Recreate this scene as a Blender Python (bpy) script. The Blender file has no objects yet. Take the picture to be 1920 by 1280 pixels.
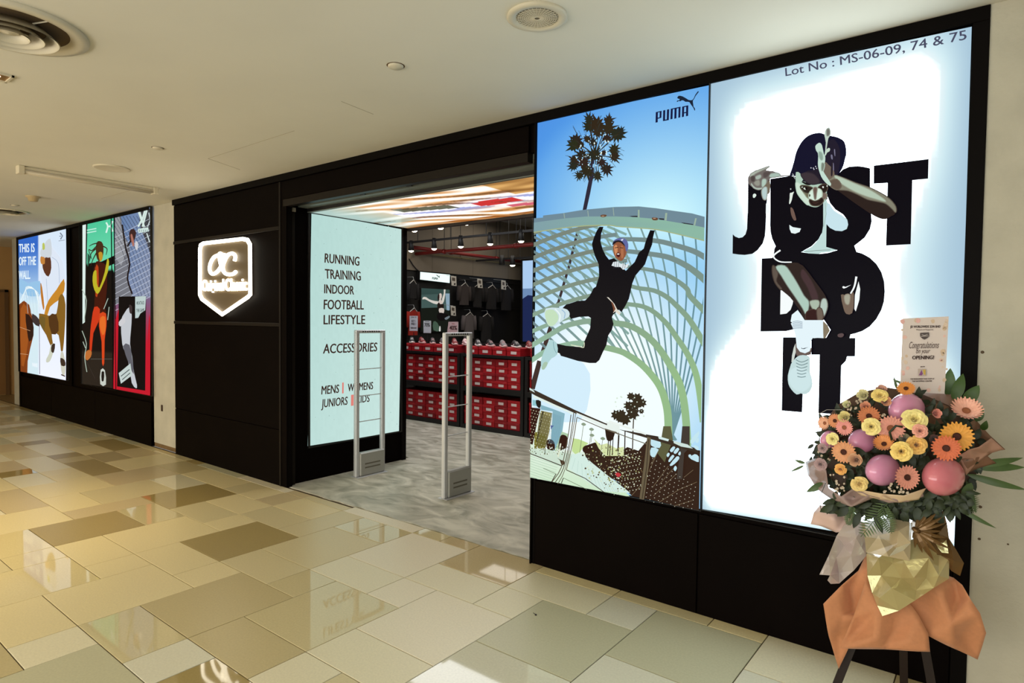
import bpy, bmesh, math, random
import numpy as np
from mathutils import Vector, Matrix
from mathutils.geometry import tessellate_polygon

# ---------------------------------------------------------------- camera
CAMP = Vector((0.0, -3.4436, 1.6663)); FPX = 1174.476
YAW, PITCH, ROLL = math.radians(37.9607), math.radians(1.99034), math.radians(0.62494)
_f = Vector((-math.sin(YAW)*math.cos(PITCH), math.cos(YAW)*math.cos(PITCH), -math.sin(PITCH)))
_r = Vector((math.cos(YAW), math.sin(YAW), 0)); _u = _r.cross(_f)
CR = _r*math.cos(ROLL)+_u*math.sin(ROLL); CU = -_r*math.sin(ROLL)+_u*math.cos(ROLL); CF = _f
scn = bpy.context.scene
cam = bpy.data.objects.new('camera', bpy.data.cameras.new('camera'))
scn.collection.objects.link(cam)
M = Matrix((CR, CU, -CF)).transposed().to_4x4(); M.translation = CAMP
cam.matrix_world = M
cam.data.sensor_width = 36; cam.data.lens = FPX/1920*36; cam.data.clip_start = .05
scn.camera = cam
# ---------------------------------------------------------------- world, exposure
w = bpy.data.worlds.new('world'); scn.world = w; w.use_nodes = True
w.node_tree.nodes['Background'].inputs[0].default_value = (.9, .85, .75, 1)
w.node_tree.nodes['Background'].inputs[1].default_value = .25
scn.view_settings.view_transform = 'Standard'; scn.view_settings.look = 'None'
scn.view_settings.exposure = 0; scn.view_settings.gamma = 1; scn.view_settings.use_curve_mapping = False
# ---------------------------------------------------------------- large lights
def area(name, loc, rot, sx, sy, p, col):
    l = bpy.data.lights.new(name, 'AREA'); l.shape = 'RECTANGLE'; l.size = sx; l.size_y = sy
    l.energy = p; l.color = col; o = bpy.data.objects.new(name, l); scn.collection.objects.link(o)
    o.location = loc; o.rotation_euler = rot; return o
# unseen fill panels across the corridor, added to light walls and ceiling
area('opposite_fill_light', (-7.4, -6.9, 1.5), (math.radians(97), 0, 0), 8, 2.6, 350, (1, .89, .70))
area('opposite_fill_light', (.0, -6.9, 1.5), (math.radians(97), 0, 0), 6, 2.6, 220, (.95, .97, .94))
area('corridor_fill_light', (-4.5, -5.0, 3.0), (0, 0, 0), 12, .8, 90, (1, .90, .70))  # unseen overhead fill added behind the camera to light the floor
area('far_corridor_fill', (-12.0, -2.6, 3.0), (0, 0, 0), 3, 1.2, 5, (1, .84, .56))  # weak unseen fill added over the far end
# unseen area lights added above the doorway view to brighten the shop
area('shop_fill_light', (-6.2, 2.9, 3.75), (0, 0, 0), 5, 1.6, 120, (.95, .97, 1))
area('shop_fill_light', (-6.2, 6.4, 3.75), (0, 0, 0), 5, 1.5, 55, (1, .93, .82))

def cray(px, py): return CF + CR*((px-960)/FPX) - CU*((py-640)/FPX)
def at(px, py, ax, val):
    v = cray(px, py); return CAMP + v*((val-CAMP[ax])/v[ax])
def lin(c):
    return tuple(((x/255)/12.92 if x/255 <= .04045 else ((x/255+.055)/1.055)**2.4) for x in c)

# ---------------------------------------------------------------- materials
MATS = {}
def mat(name, col=(200, 200, 200), rough=.5, metal=0., noise=0., nscale=20., bump=0., emit=None, estr=0., trans=0., alpha=1., coat=0., ior=1.45, spec=.5, subs=0., bscale=None, stretch=None, sheen=0.):
    if name in MATS: return MATS[name]
    m = bpy.data.materials.new(name); MATS[name] = m; m.use_nodes = True
    nt = m.node_tree; b = nt.nodes['Principled BSDF']
    c = lin(col)+(1,)
    b.inputs['Base Color'].default_value = c; b.inputs['Roughness'].default_value = rough
    b.inputs['Metallic'].default_value = metal; b.inputs['IOR'].default_value = ior
    b.inputs['Specular IOR Level'].default_value = spec
    b.inputs['Transmission Weight'].default_value = trans; b.inputs['Alpha'].default_value = alpha
    b.inputs['Coat Weight'].default_value = coat; b.inputs['Sheen Weight'].default_value = sheen
    if subs: b.inputs['Subsurface Weight'].default_value = subs; b.inputs['Subsurface Radius'].default_value = (.02, .012, .01)
    if emit: b.inputs['Emission Color'].default_value = lin(emit)+(1,); b.inputs['Emission Strength'].default_value = estr
    if noise or bump:
        tc = nt.nodes.new('ShaderNodeTexCoord'); mp = nt.nodes.new('ShaderNodeMapping')
        nt.links.new(tc.outputs['Object'], mp.inputs[0])
        if stretch: mp.inputs['Scale'].default_value = stretch
        n = nt.nodes.new('ShaderNodeTexNoise'); n.inputs['Scale'].default_value = nscale; n.inputs['Detail'].default_value = 6
        nt.links.new(mp.outputs[0], n.inputs[0])
        if noise:
            r = nt.nodes.new('ShaderNodeValToRGB')
            r.color_ramp.elements[0].position = .3; r.color_ramp.elements[1].position = .7
            r.color_ramp.elements[0].color = tuple(x*(1-noise) for x in c[:3])+(1,)
            r.color_ramp.elements[1].color = tuple(min(1, x*(1+noise)) for x in c[:3])+(1,)
            nt.links.new(n.outputs[0], r.inputs[0]); nt.links.new(r.outputs[0], b.inputs['Base Color'])
        if bump:
            n2 = n
            if bscale:
                n2 = nt.nodes.new('ShaderNodeTexNoise'); n2.inputs['Scale'].default_value = bscale; n2.inputs['Detail'].default_value = 5
                nt.links.new(mp.outputs[0], n2.inputs[0])
            bp = nt.nodes.new('ShaderNodeBump'); bp.inputs['Strength'].default_value = bump; bp.inputs['Distance'].default_value = .01
            nt.links.new(n2.outputs[0], bp.inputs['Height']); nt.links.new(bp.outputs[0], b.inputs['Normal'])
    return m
def emis(name, strength, rough=.25):
    "backlit print: emission from the mesh colours of the printed film"
    if name in MATS: return MATS[name]
    m = bpy.data.materials.new(name); MATS[name] = m; m.use_nodes = True; nt = m.node_tree; b = nt.nodes['Principled BSDF']
    b.inputs['Base Color'].default_value = (.002, .002, .002, 1); b.inputs['Roughness'].default_value = rough
    b.inputs['Specular IOR Level'].default_value = .02
    a = nt.nodes.new('ShaderNodeAttribute'); a.attribute_name = 'Col'
    nt.links.new(a.outputs['Color'], b.inputs['Emission Color']); b.inputs['Emission Strength'].default_value = strength
    return m
def printed(name, rough=.6):
    if name in MATS: return MATS[name]
    m = bpy.data.materials.new(name); MATS[name] = m; m.use_nodes = True; nt = m.node_tree; b = nt.nodes['Principled BSDF']
    b.inputs['Roughness'].default_value = rough
    a = nt.nodes.new('ShaderNodeAttribute'); a.attribute_name = 'Col'
    nt.links.new(a.outputs['Color'], b.inputs['Base Color']); return m

# ---------------------------------------------------------------- objects
def props(o, label=None, cat=None, group=None, kind=None):
    if label: o['label'] = label
    if cat: o['category'] = cat
    if group: o['group'] = group
    if kind: o['kind'] = kind
    return o
def link(o, parent=None):
    scn.collection.objects.link(o)
    if parent is not None: o.parent = parent
    return o
def empty(name, loc=(0, 0, 0), label=None, cat=None, group=None, kind=None, rot=None):
    o = bpy.data.objects.new(name, None); o.empty_display_size = .1; link(o); o.location = loc
    if rot: o.rotation_euler = rot
    return props(o, label, cat, group, kind)
def wm(o):
    b = Matrix.LocRotScale(o.location, o.rotation_euler, o.scale)
    return b if o.parent is None else wm(o.parent) @ o.matrix_parent_inverse @ b
class MB:
    def __init__(s): s.v = []; s.f = []; s.c = []; s.mi = []
    def add(s, vs, fs, col=None, mi=0):
        n = len(s.v); s.v += [tuple(x) for x in vs]
        for f in fs: s.f.append([i+n for i in f]); s.mi.append(mi)
        if col is None: col = (1, 1, 1)
        if len(col) and isinstance(col[0], (tuple, list)): s.c += [tuple(x[:3])+(1,) for x in col]
        else: s.c += [tuple(col[:3])+(1,)]*len(vs)
        return s
    def box(s, x0, x1, y0, y1, z0, z1, b=0., col=None, mi=0):
        if b <= 0:
            vs = [(x, y, z) for z in (z0, z1) for y in (y0, y1) for x in (x0, x1)]
            return s.add(vs, [(0, 2, 3, 1), (4, 5, 7, 6), (0, 1, 5, 4), (2, 6, 7, 3), (0, 4, 6, 2), (1, 3, 7, 5)], col, mi)
        bm = bmesh.new(); bmesh.ops.create_cube(bm, size=1)
        for v in bm.verts: v.co = Vector(((x0+x1)/2+v.co.x*(x1-x0), (y0+y1)/2+v.co.y*(y1-y0), (z0+z1)/2+v.co.z*(z1-z0)))
        bmesh.ops.bevel(bm, geom=bm.edges[:], offset=b, segments=1, affect='EDGES')
        bm.verts.index_update()
        s.add([v.co[:] for v in bm.verts], [[v.index for v in f.verts] for f in bm.faces], col, mi); bm.free(); return s
    def tube(s, pts, r, n=8, cap=True, col=None, closed=False):
        pts = [Vector(p) for p in pts]; rs = r if isinstance(r, (list, tuple)) else [r]*len(pts)
        N = len(pts); vs = []; up = None
        for i, p in enumerate(pts):
            a = pts[(i-1) % N] if (i > 0 or closed) else p; b = pts[(i+1) % N] if (i < N-1 or closed) else p
            t = (b-a).normalized() if (b-a).length > 1e-9 else Vector((0, 0, 1))
            if up is None: up = Vector((0, 0, 1)) if abs(t.z) < .9 else Vector((0, 1, 0))
            x = t.cross(up)
            if x.length < 1e-6: x = t.cross(Vector((1, 0, 0)))
            x.normalize(); y = x.cross(t).normalized(); up = y
            for k in range(n):
                q = 2*math.pi*k/n; vs.append(p+x*math.cos(q)*rs[i]+y*math.sin(q)*rs[i])
        fs = [[i*n+k, i*n+(k+1) % n, ((i+1) % N)*n+(k+1) % n, ((i+1) % N)*n+k] for i in range(N if closed else N-1) for k in range(n)]
        if cap and not closed: fs += [list(range(n))[::-1], [(N-1)*n+k for k in range(n)]]
        return s.add(vs, fs, col)
    def lathe(s, prof, n=32, c=(0, 0, 0), col=None, mtx=None):
        vs = []
        for (r, z) in prof:
            for k in range(n):
                q = 2*math.pi*k/n; vs.append(Vector((c[0]+r*math.cos(q), c[1]+r*math.sin(q), c[2]+z)))
        if mtx: vs = [mtx @ v for v in vs]
        fs = [[i*n+k, i*n+(k+1) % n, (i+1)*n+(k+1) % n, (i+1)*n+k] for i in range(len(prof)-1) for k in range(n)]
        return s.add(vs, fs, col)
    def mesh(s, name):
        me = bpy.data.meshes.new(name); me.from_pydata(s.v, [], s.f); me.update()
        a = me.color_attributes.new('Col', 'FLOAT_COLOR', 'POINT')
        a.data.foreach_set('color', np.array(s.c, dtype=np.float32).ravel()); return me
    def build(s, name, m, parent=None, smooth=False, loc=None, world=True, **kw):
        me = s.mesh(name)
        for x in (m if isinstance(m, (list, tuple)) else [m]): me.materials.append(x)
        if isinstance(m, (list, tuple)): me.polygons.foreach_set('material_index', s.mi)
        if smooth: me.polygons.foreach_set('use_smooth', [True]*len(me.polygons))
        o = bpy.data.objects.new(name, me); link(o, parent)
        if parent is not None and world: o.matrix_parent_inverse = wm(parent).inverted()
        if loc: o.location = loc
        return props(o, **kw)
def bx(name, m, x0, x1, y0, y1, z0, z1, parent=None, b=0., **kw):
    return MB().box(x0, x1, y0, y1, z0, z1, b).build(name, m, parent, **kw)

# ---------------------------------------------------------------- flat art on a plane
def smooth_pts(P, k=4):
    n = len(P); out = []
    for i in range(n):
        a, b, c, d = P[i-1], P[i], P[(i+1) % n], P[(i+2) % n]
        for j in range(k):
            t = j/k
            out.append(tuple(.5*((2*b[q])+(-a[q]+c[q])*t+(2*a[q]-5*b[q]+4*c[q]-d[q])*t*t+(-a[q]+3*b[q]-3*c[q]+d[q])*t**3) for q in (0, 1)))
    return out
def smooth_line(P, k=5):
    out = []; n = len(P)
    for i in range(n-1):
        a, b, c, d = P[max(i-1, 0)], P[i], P[i+1], P[min(i+2, n-1)]
        for j in range(k):
            t = j/k
            out.append(tuple(.5*((2*b[q])+(-a[q]+c[q])*t+(2*a[q]-5*b[q]+4*c[q]-d[q])*t*t+(-a[q]+3*b[q]-3*c[q]+d[q])*t**3) for q in (0, 1)))
    return out+[tuple(P[-1])]
def clip_poly(P, C):
    "Sutherland-Hodgman clip of polygon P by convex quad C (picture y down, clockwise)"
    out = list(P)
    for i in range(len(C)):
        a, b = C[i], C[(i+1) % len(C)]; src = out; out = []
        ins = lambda p: (b[0]-a[0])*(p[1]-a[1])-(b[1]-a[1])*(p[0]-a[0]) >= 0
        for j in range(len(src)):
            p, q = src[j-1], src[j]
            if ins(p) != ins(q):
                d = (b[0]-a[0])*(q[1]-p[1])-(b[1]-a[1])*(q[0]-p[0])
                t = ((b[0]-a[0])*(a[1]-p[1])-(b[1]-a[1])*(a[0]-p[0]))/d if abs(d) > 1e-12 else 0
                out.append((p[0]+(q[0]-p[0])*t, p[1]+(q[1]-p[1])*t))
            if ins(q): out.append(q)
        if not out: return []
    return out
class Art:
    "coloured flat shapes lying on a real plane of the scene (a printed film)"
    def __init__(s, ax, val, nrm, clip=None, dz=.00012):
        s.ax, s.val, s.n, s.parts, s.L, s.t, s.clip, s.dz = ax, val, Vector(nrm), {}, 0, (0, 0, 1), clip, dz
    def z(s, x, y, k, part=None): s.t = (x, y, k); return s
    def w(s, p, L=None):
        q = at(p[0], p[1], s.ax, s.val); return q+s.n*(s.dz*(s.L if L is None else L))
    def mb(s, part): return s.parts.setdefault(part, MB())
    def px(s, P): x, y, k = s.t; return [(x+a*k, y+b*k) for a, b in P]
    def poly(s, part, P, col, sm=0, raw=False, keep=False):
        P = P if raw else s.px(P)
        if sm: P = smooth_pts(P, sm)
        if s.clip and not keep: P = clip_poly(P, s.clip)
        if len(P) < 3: return s
        s.L += 1
        vs = [s.w(p) for p in P]
        tri = tessellate_polygon([[Vector((p[0], p[1], 0)) for p in P]])
        if callable(col): cc = [lin(col(p[0], p[1])) for p in P]
        else: cc = lin(col)
        s.mb(part).add(vs, [list(t) for t in tri], cc); return s
    def line(s, part, P, wd, col, sm=0, raw=False):
        P = P if raw else s.px(P)
        if sm: P = smooth_line(P, sm)
        ws = wd if isinstance(wd, (list, tuple)) else [wd]*2
        n = len(P); L = []; R = []
        for i, p in enumerate(P):
            a = P[max(i-1, 0)]; b = P[min(i+1, n-1)]; d = (b[0]-a[0], b[1]-a[1]); l = math.hypot(*d) or 1
            h = (ws[0]+(ws[-1]-ws[0])*i/max(n-1, 1))/2; nx, ny = -d[1]/l*h, d[0]/l*h
            L.append((p[0]+nx, p[1]+ny)); R.append((p[0]-nx, p[1]-ny))
        s.L += 1
        for i in range(n-1):
            q = [R[i], R[i+1], L[i+1], L[i]]
            if s.clip:
                q = clip_poly(q, s.clip)
                if len(q) < 3: continue
            cc = lin(col(*q[0])) if callable(col) else lin(col)
            s.mb(part).add([s.w(p) for p in q], [list(range(len(q)))], cc)
        return s
    def dots(s, part, C, r, col, n=6):
        "round dots, all in one layer"
        s.L += 1
        for c in C:
            rr = r(*c) if callable(r) else r
            q = [(c[0]+rr*math.cos(2*math.pi*k/n), c[1]+rr*math.sin(2*math.pi*k/n)) for k in range(n)]
            if s.clip: q = clip_poly(q, s.clip)
            if len(q) > 2: s.mb(part).add([s.w(p) for p in q], [list(range(len(q)))], lin(col(*c) if callable(col) else col))
        return s
    def grid(s, part, Q, nx, ny, fn):
        "quad Q = TL TR BR BL in picture pixels, colour fn(u, v, px, py)"
        s.L += 1; W = [at(q[0], q[1], s.ax, s.val)+s.n*(s.dz*s.L) for q in Q]; vs = []; cs = []
        for j in range(ny+1):
            for i in range(nx+1):
                u, v = i/nx, j/ny
                p = W[0]*(1-u)*(1-v)+W[1]*u*(1-v)+W[2]*u*v+W[3]*(1-u)*v
                vs.append(p); cs.append(fn(u, v))
        s.mb(part).add(vs, [[j*(nx+1)+i, j*(nx+1)+i+1, (j+1)*(nx+1)+i+1, (j+1)*(nx+1)+i] for j in range(ny) for i in range(nx)], cs); return s
    def text(s, part, txt, BL, BR, TL, col, off=0., raw=True, shear=0., caps=None):
        if not raw: BL, BR, TL = s.px([BL, BR, TL])
        s.L += 1; a, b, c = s.w(BL), s.w(BR), s.w(TL)
        vs, fs = text2d(txt, 0, shear); k = abs(off)*1.1/max(1, len(txt))*2
        for dx, dy in (((-k, 0), (k, 0), (0, off*.6), (0, -off*.6)) if off > 0 else ((0, 0),)):
            s.mb(part).add([a+(b-a)*(x+dx)+(c-a)*(y+dy) for x, y in vs], fs, lin(col))
        return s
    def build(s, parent, m, names=None):
        out = {}
        for k, mb in s.parts.items(): out[k] = mb.build(k, m, parent)
        return out
_T = {}
def text2d(txt, off=0., shear=0.):
    "letters as flat 2-D faces normalised so that the line is 1 wide and a capital 1 high"
    key = (txt, off, shear)
    if key in _T: return _T[key]
    cu = bpy.data.curves.new('t', 'FONT'); cu.body = txt; cu.offset = off; cu.shear = shear; cu.resolution_u = 3
    o = bpy.data.objects.new('t', cu); scn.collection.objects.link(o)
    dg = bpy.context.evaluated_depsgraph_get(); me = bpy.data.meshes.new_from_object(o.evaluated_get(dg))
    vs = [tuple(v.co[:2]) for v in me.vertices]; fs = [list(p.vertices) for p in me.polygons]
    bpy.data.objects.remove(o); bpy.data.curves.remove(cu); bpy.data.meshes.remove(me)
    x0 = min(v[0] for v in vs); x1 = max(v[0] for v in vs); H = .729 if txt.upper() == txt else max(v[1] for v in vs)
    _T[key] = ([((x-x0)/(x1-x0), y/H) for x, y in vs], fs); return _T[key]
def text_mb(mb, txt, o, right, up, col=(0, 0, 0), off=0., depth=None, shear=0.):
    vs, fs = text2d(txt, off, shear); o, right, up = Vector(o), Vector(right), Vector(up)
    mb.add([o+right*x+up*y for x, y in vs], fs, col)
    if depth is not None: mb.add([o+Vector(depth)+right*x+up*y for x, y in vs], [f[::-1] for f in fs], col)
    return mb
rnd = random.Random(7)
# ================================================================ SETTING
H = 3.048; Y1 = .30
M_CLAD = mat('black_laminate', (8, 4, 3), .55, noise=.15, nscale=3, spec=.04)
M_CLADB = mat('black_frame_paint', (9, 6, 5), .5, spec=.06)
M_TRIM = mat('dark_bronze_trim', (24, 19, 14), .45, spec=.15)
M_PLASTER = mat('plaster_cream', (182, 177, 160), .8, noise=.08, nscale=5, bump=.25, bscale=60)
M_CEIL = mat('ceiling_paint', (216, 212, 196), .75, noise=.035, nscale=1.2, bump=.05, bscale=8)
M_GROUT = mat('grout_brown', (66, 48, 26), .95)
M_WHITE = mat('white_painted_metal', (205, 196, 172), .45)
M_ALU = mat('brushed_aluminium', (198, 200, 202), .4, metal=.35)
M_DARK = mat('black_metal', (22, 20, 19), .45)

# ---- corridor floor: base slab and modular tiles
MX, MY, OX, OY = .29294, .30745, -2.6875, -.1075
TC = {'c': (214, 198, 152), 'l': (214, 205, 174), 'g': (184, 179, 148), 't': (184, 168, 124), 'd': (160, 141, 92), 'p': (217, 207, 180), 's': (200, 186, 144), 'w': (206, 201, 178), 'm': (192, 174, 134)}
def tile_mat(k, gl):
    n = 'tile_'+{'c': 'cream', 'l': 'ivory', 'g': 'sage', 't': 'tan', 'd': 'olive', 'p': 'blush', 's': 'sand', 'w': 'pearl', 'm': 'mocha'}[k]+('_polished' if gl else '_honed')
    return mat(n, TC[k], .035 if gl else .33, noise=.06, nscale=90, spec=.62 if gl else .45, coat=0)
F = empty('floor', kind='structure')
bx('slab', M_GROUT, -16.8, 3.2, -7.2, .03, -.12, -.006, F)
bx('slab', mat('worn_terrazzo', (150, 132, 96), .35), -16.4, -14.0, .03, .60, -.12, -.001, F)
T = [(-4,-2,-6,-4,'t',0),(-2,0,-5,-3,'s',1),(-2,0,-6,-5,'t',0),(0,1,-6,-5,'l',0),(0,2,-5,-4,'l',0),(0,2,-4,-2,'p',0),(-1,0,-3,-2,'p',0),(-3,-1,-3,-2,'l',0),
(-5,-3,-4,-3,'s',0),(-3,-2,-4,-3,'s',1),(-5,-4,-5,-4,'c',0),(-5,-3,-3,-1,'s',0),(-3,-1,-2,0,'p',0),(-1,1,-2,-1,'l',0),(1,2,-2,-1,'l',0),(-1,1,-1,.45,'m',1),(1,3,-1,0,'l',0),
(2,4,-3,-1,'g',0),(2,4,-5,-3,'w',1),(4,6,-4,-2,'w',0),(4,6,-2,0,'g',0),(3,4,-1,0,'w',0),(6,8,-1,.35,'l',0),(6,7,-3,-1,'w',0),(-4,-2,-7,-6,'s',1),(-2,-1,-7,-6,'w',0),(-1,1,-7,-6,'d',1),
(-6,-4,-7,-5,'c',0),(-7,-6,-6,-5,'c',0),(-9,-7,-6,-5,'c',0),(-7,-5,-5,-4,'c',0),(-6,-4,-8,-7,'c',0),(-4,-3,-8,-7,'l',0),(-3,-1,-9,-7,'g',0),(-6,-3,-9,-8,'t',0),
(-8,-6,-8,-6,'c',1),(-9,-8,-7,-6,'c',1),(-11,-9,-7,-6,'c',1),(-11,-9,-6,-4,'d',0),(-9,-7,-5,-3,'c',0),(-7,-5,-4,-2,'d',0),(-8,-7,-3,-2,'c',0),(-10,-8,-3,-2,'s',0),(-8,-6,-2,-1,'s',0),
(-6,-5,-2,0,'s',0),(-8,-6,-1,0,'c',0),(-5,-4,-1,0,'s',1),(-4,-3,-1,0,'s',1),(-12,-10,-3,-1,'d',1),(-12,-11,-5,-3,'m',0),(-11,-9,-4,-3,'s',1),(-14,-12,-4,-2,'s',0),(-14,-12,-5,-4,'c',0),(-16,-14,-5,-3,'c',0),
(-18,-16,-5,-4,'l',0),(-19,-16,-3,-2,'d',0),(-21,-18,-4,-3,'l',0),(-16,-14,-3,-1,'m',0),(-14,-12,-2,-1,'l',1),(-24,-21,-3,-2,'l',0),(1,3,-7,-6,'c',0),(1,2,-8,-7,'g',0),(-10,-8,-2,-1,'c',0),(-16,-13,-6,-5,'m',0),
(-1,0,-8,-7,'s',0),(0,1,-8,-7,'l',0),(4,6,-5,-4,'s',0),
(-6,-3,0,.45,'p',0),(-3,-2,0,.45,'s',1),(-2,-1,0,.45,'m',1),(1,3,0,.35,'c',0),(3,5,0,.35,'s',0),(5,6,0,.35,'c',0)]
occ = set()
for (a, b, c, d, k, g) in T:
    for i in range(a, b):
        for j in range(math.floor(c), math.ceil(d)): occ.add((i, j))
tr = random.Random(11)
for j in range(0, -12, -1):
    for i in range(-48, 14):
        if (i, j) in occ: continue
        opts = [(2, 2), (2, 1), (1, 1), (2, 2), (1, 2), (3, 1)]; tr.shuffle(opts); opts.append((1, 1))
        for (wu, hv) in opts:
            cells = [(i+p, j-q) for p in range(wu) for q in range(hv)]
            if j == 0 and hv > 1: continue
            if i+wu > 14 or any(c in occ or c[1] < -11 for c in cells): continue
            occ.update(cells)
            T.append((i, i+wu, j-hv+1, j+1 if j < 0 else .35, tr.choice('ccsstdgmslcp'), 1 if tr.random() < .12 else 0)); break
TM = {}
for n, (a, b, c, d, k, g) in enumerate(T):
    key = (b-a, round(d-c, 2), k, g)
    if key not in TM:
        mb = MB(); W_, D_ = (b-a)*MX-.0055, (d-c)*MY-.0055; e = .0015
        mb.add([(0, 0, -.006), (W_, 0, -.006), (W_, D_, -.006), (0, D_, -.006), (0, 0, -e), (W_, 0, -e), (W_, D_, -e), (0, D_, -e), (e, e, 0), (W_-e, e, 0), (W_-e, D_-e, 0), (e, D_-e, 0)],
               [(0, 1, 5, 4), (1, 2, 6, 5), (2, 3, 7, 6), (3, 0, 4, 7), (4, 5, 9, 8), (5, 6, 10, 9), (6, 7, 11, 10), (7, 4, 8, 11), (8, 9, 10, 11)])
        me = mb.mesh('tile'); me.materials.append(tile_mat(k, g)); TM[key] = me
    o = bpy.data.objects.new('tile', TM[key]); link(o, F); o.location = (OX+a*MX+.00275, OY+c*MY+.00275, 0)

# ---- shop floor
MS = bpy.data.materials.new('troweled_cement'); MS.use_nodes = True; nt = MS.node_tree; b = nt.nodes['Principled BSDF']
tc = nt.nodes.new('ShaderNodeTexCoord'); mp = nt.nodes.new('ShaderNodeMapping'); mp.inputs['Scale'].default_value = (1, 1.8, 1)
nz = nt.nodes.new('ShaderNodeTexNoise'); nz.inputs['Scale'].default_value = 2.6; nz.inputs['Detail'].default_value = 9; nz.inputs['Distortion'].default_value = 1.6
rp = nt.nodes.new('ShaderNodeValToRGB'); rp.color_ramp.elements[0].position = .32; rp.color_ramp.elements[1].position = .68
rp.color_ramp.elements[0].color = lin((142, 140, 122))+(1,); rp.color_ramp.elements[1].color = lin((204, 200, 182))+(1,)
nt.links.new(tc.outputs['Object'], mp.inputs[0]); nt.links.new(mp.outputs[0], nz.inputs[0]); nt.links.new(nz.outputs[0], rp.inputs[0]); nt.links.new(rp.outputs[0], b.inputs['Base Color'])
bp = nt.nodes.new('ShaderNodeBump'); bp.inputs['Strength'].default_value = .35; bp.inputs['Distance'].default_value = .01
nt.links.new(nz.outputs[0], bp.inputs['Height']); nt.links.new(bp.outputs[0], b.inputs['Normal']); b.inputs['Roughness'].default_value = .42
er = random.Random(3); edge = [(-5.56, .03)]+[(x/10, .035+er.uniform(-.012, .02)) for x in range(-54, -25)]+[(-2.5, .03)]
# slab with a ragged front edge where the trowelled cement meets the tiles
mbf = MB(); n = len(edge); pts = edge+[(-2.5, 1.7), (-5.56, 1.7)]
mbf.add([(x, y, .001) for x, y in pts]+[(x, y, -.12) for x, y in pts], [list(range(len(pts)))]+[[i, i+len(pts), (i+1) % len(pts)+len(pts), (i+1) % len(pts)] for i in range(len(pts))])
mbf.box(-9.1, 1.2, 1.7, 11.1, -.12, .001)
mbf.build('floor', MS, kind='structure')

# ---- ceilings
CL = empty('ceiling', kind='structure')
bx('ceiling_board', M_CEIL, -16.8, 3.2, -7.2, .3, H, H+.12, CL)
bx('ceiling_board', M_CEIL, -16.8, -14.0, .3, .8, H, H+.12, CL)
mbc = MB()
for (p, q) in (((552, 245), (390, 297)), ((640, 190), (700, 214)), ((390, 297), (450, 318)), ((190, 372), (262, 352))):
    a, b_ = at(*p, 2, H), at(*q, 2, H); mbc.tube([a, b_], .0016, 4)
mbc.build('seam', mat('ceiling_seam', (150, 138, 110), .9), CL)
bx('ceiling', mat('shop_ceiling_paint', (150, 146, 142), .9), -9.1, 1.2, Y1, 11.1, 3.88, 4.0, kind='structure')

# ---- walls around
M_END = mat('end_wall_beige', (176, 140, 88), .8, noise=.04, nscale=4)
W1 = empty('wall_left', kind='structure')
bx('wall_panel', M_END, -16.4, -16.2, -7.2, .58, 0, H, W1)
M_DOOR = mat('door_brown', (128, 92, 50), .5, noise=.1, nscale=6, stretch=(1, 1, .1))
zd = at(5, 543, 0, -16.2).z
D1 = empty('door_1', (-16.2, -.2, 0), kind='structure')
bx('door_leaf', M_DOOR, -16.20, -16.16, -.62, .30, .02, zd-.05, D1)
for (y0, y1, z0, z1) in ((.30, .36, 0, zd), (-.68, -.62, 0, zd), (-.68, .36, zd-.05, zd)): bx('door_frame', mat('door_frame_brown', (96, 70, 40), .5), -16.21, -16.14, y0, y1, z0, z1, D1)
bx('door_handle', M_ALU, -16.16, -16.11, -.55, -.51, .95, 1.2, D1, b=.01)
bx('wall_back', M_PLASTER, -16.8, 3.2, -7.2, -7.0, 0, H, kind='structure')
W3 = empty('wall_right', kind='structure')
bx('wall_panel', M_PLASTER, 3.0, 3.2, -7.2, .3, 0, H, W3)

# ---- shop front wall (plane y = 0)
FW = empty('wall_front', kind='structure')
bx('plaster_pier', M_PLASTER, -14.46, -14.0, .03, .60, 0, H, FW)
bx('return_wall', M_END, -16.4, -14.46, .58, .70, 0, H, FW)
bx('plaster_pier', M_PLASTER, -8.50, -7.84, .03, Y1, .05, H, FW, b=.004)
mb = MB(); mb.box(-8.50, -7.84, .035, Y1, 0, .05); mb.build('broken_skirting', mat('raw_cement', (112, 88, 56), .95, noise=.3, nscale=30), FW)
a = at(304, 764, 1, .03)
MB().box(a.x-.022, a.x+.022, .024, .03, a.z-.045, a.z+.035, .003).build('socket_hole', mat('rusty_hole', (52, 32, 14), .9), FW)
bx('plaster_panel', M_PLASTER, -.076, 3.0, -.012, Y1, 0, H, FW)
mb = MB()
pr = random.Random(5)
M_STAIN = mat('grey_stain', (150, 138, 116), .9, noise=.25, nscale=40)
for (px, py, r) in ((1850, 30, .009), (1842, 660, .007), (1836, 1010, .006), (1838, 950, .007), (1890, 1020, .004)):
    q = at(px, py, 1, -.012); mb.lathe([(r, 0), (r*.7, .004), (0, .004)], 8, mtx=Matrix.Translation(q) @ Matrix.Rotation(math.radians(90), 4, 'X'))
mb.build('scuff', mat('dark_scuff', (90, 74, 56), .95), FW)
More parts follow.
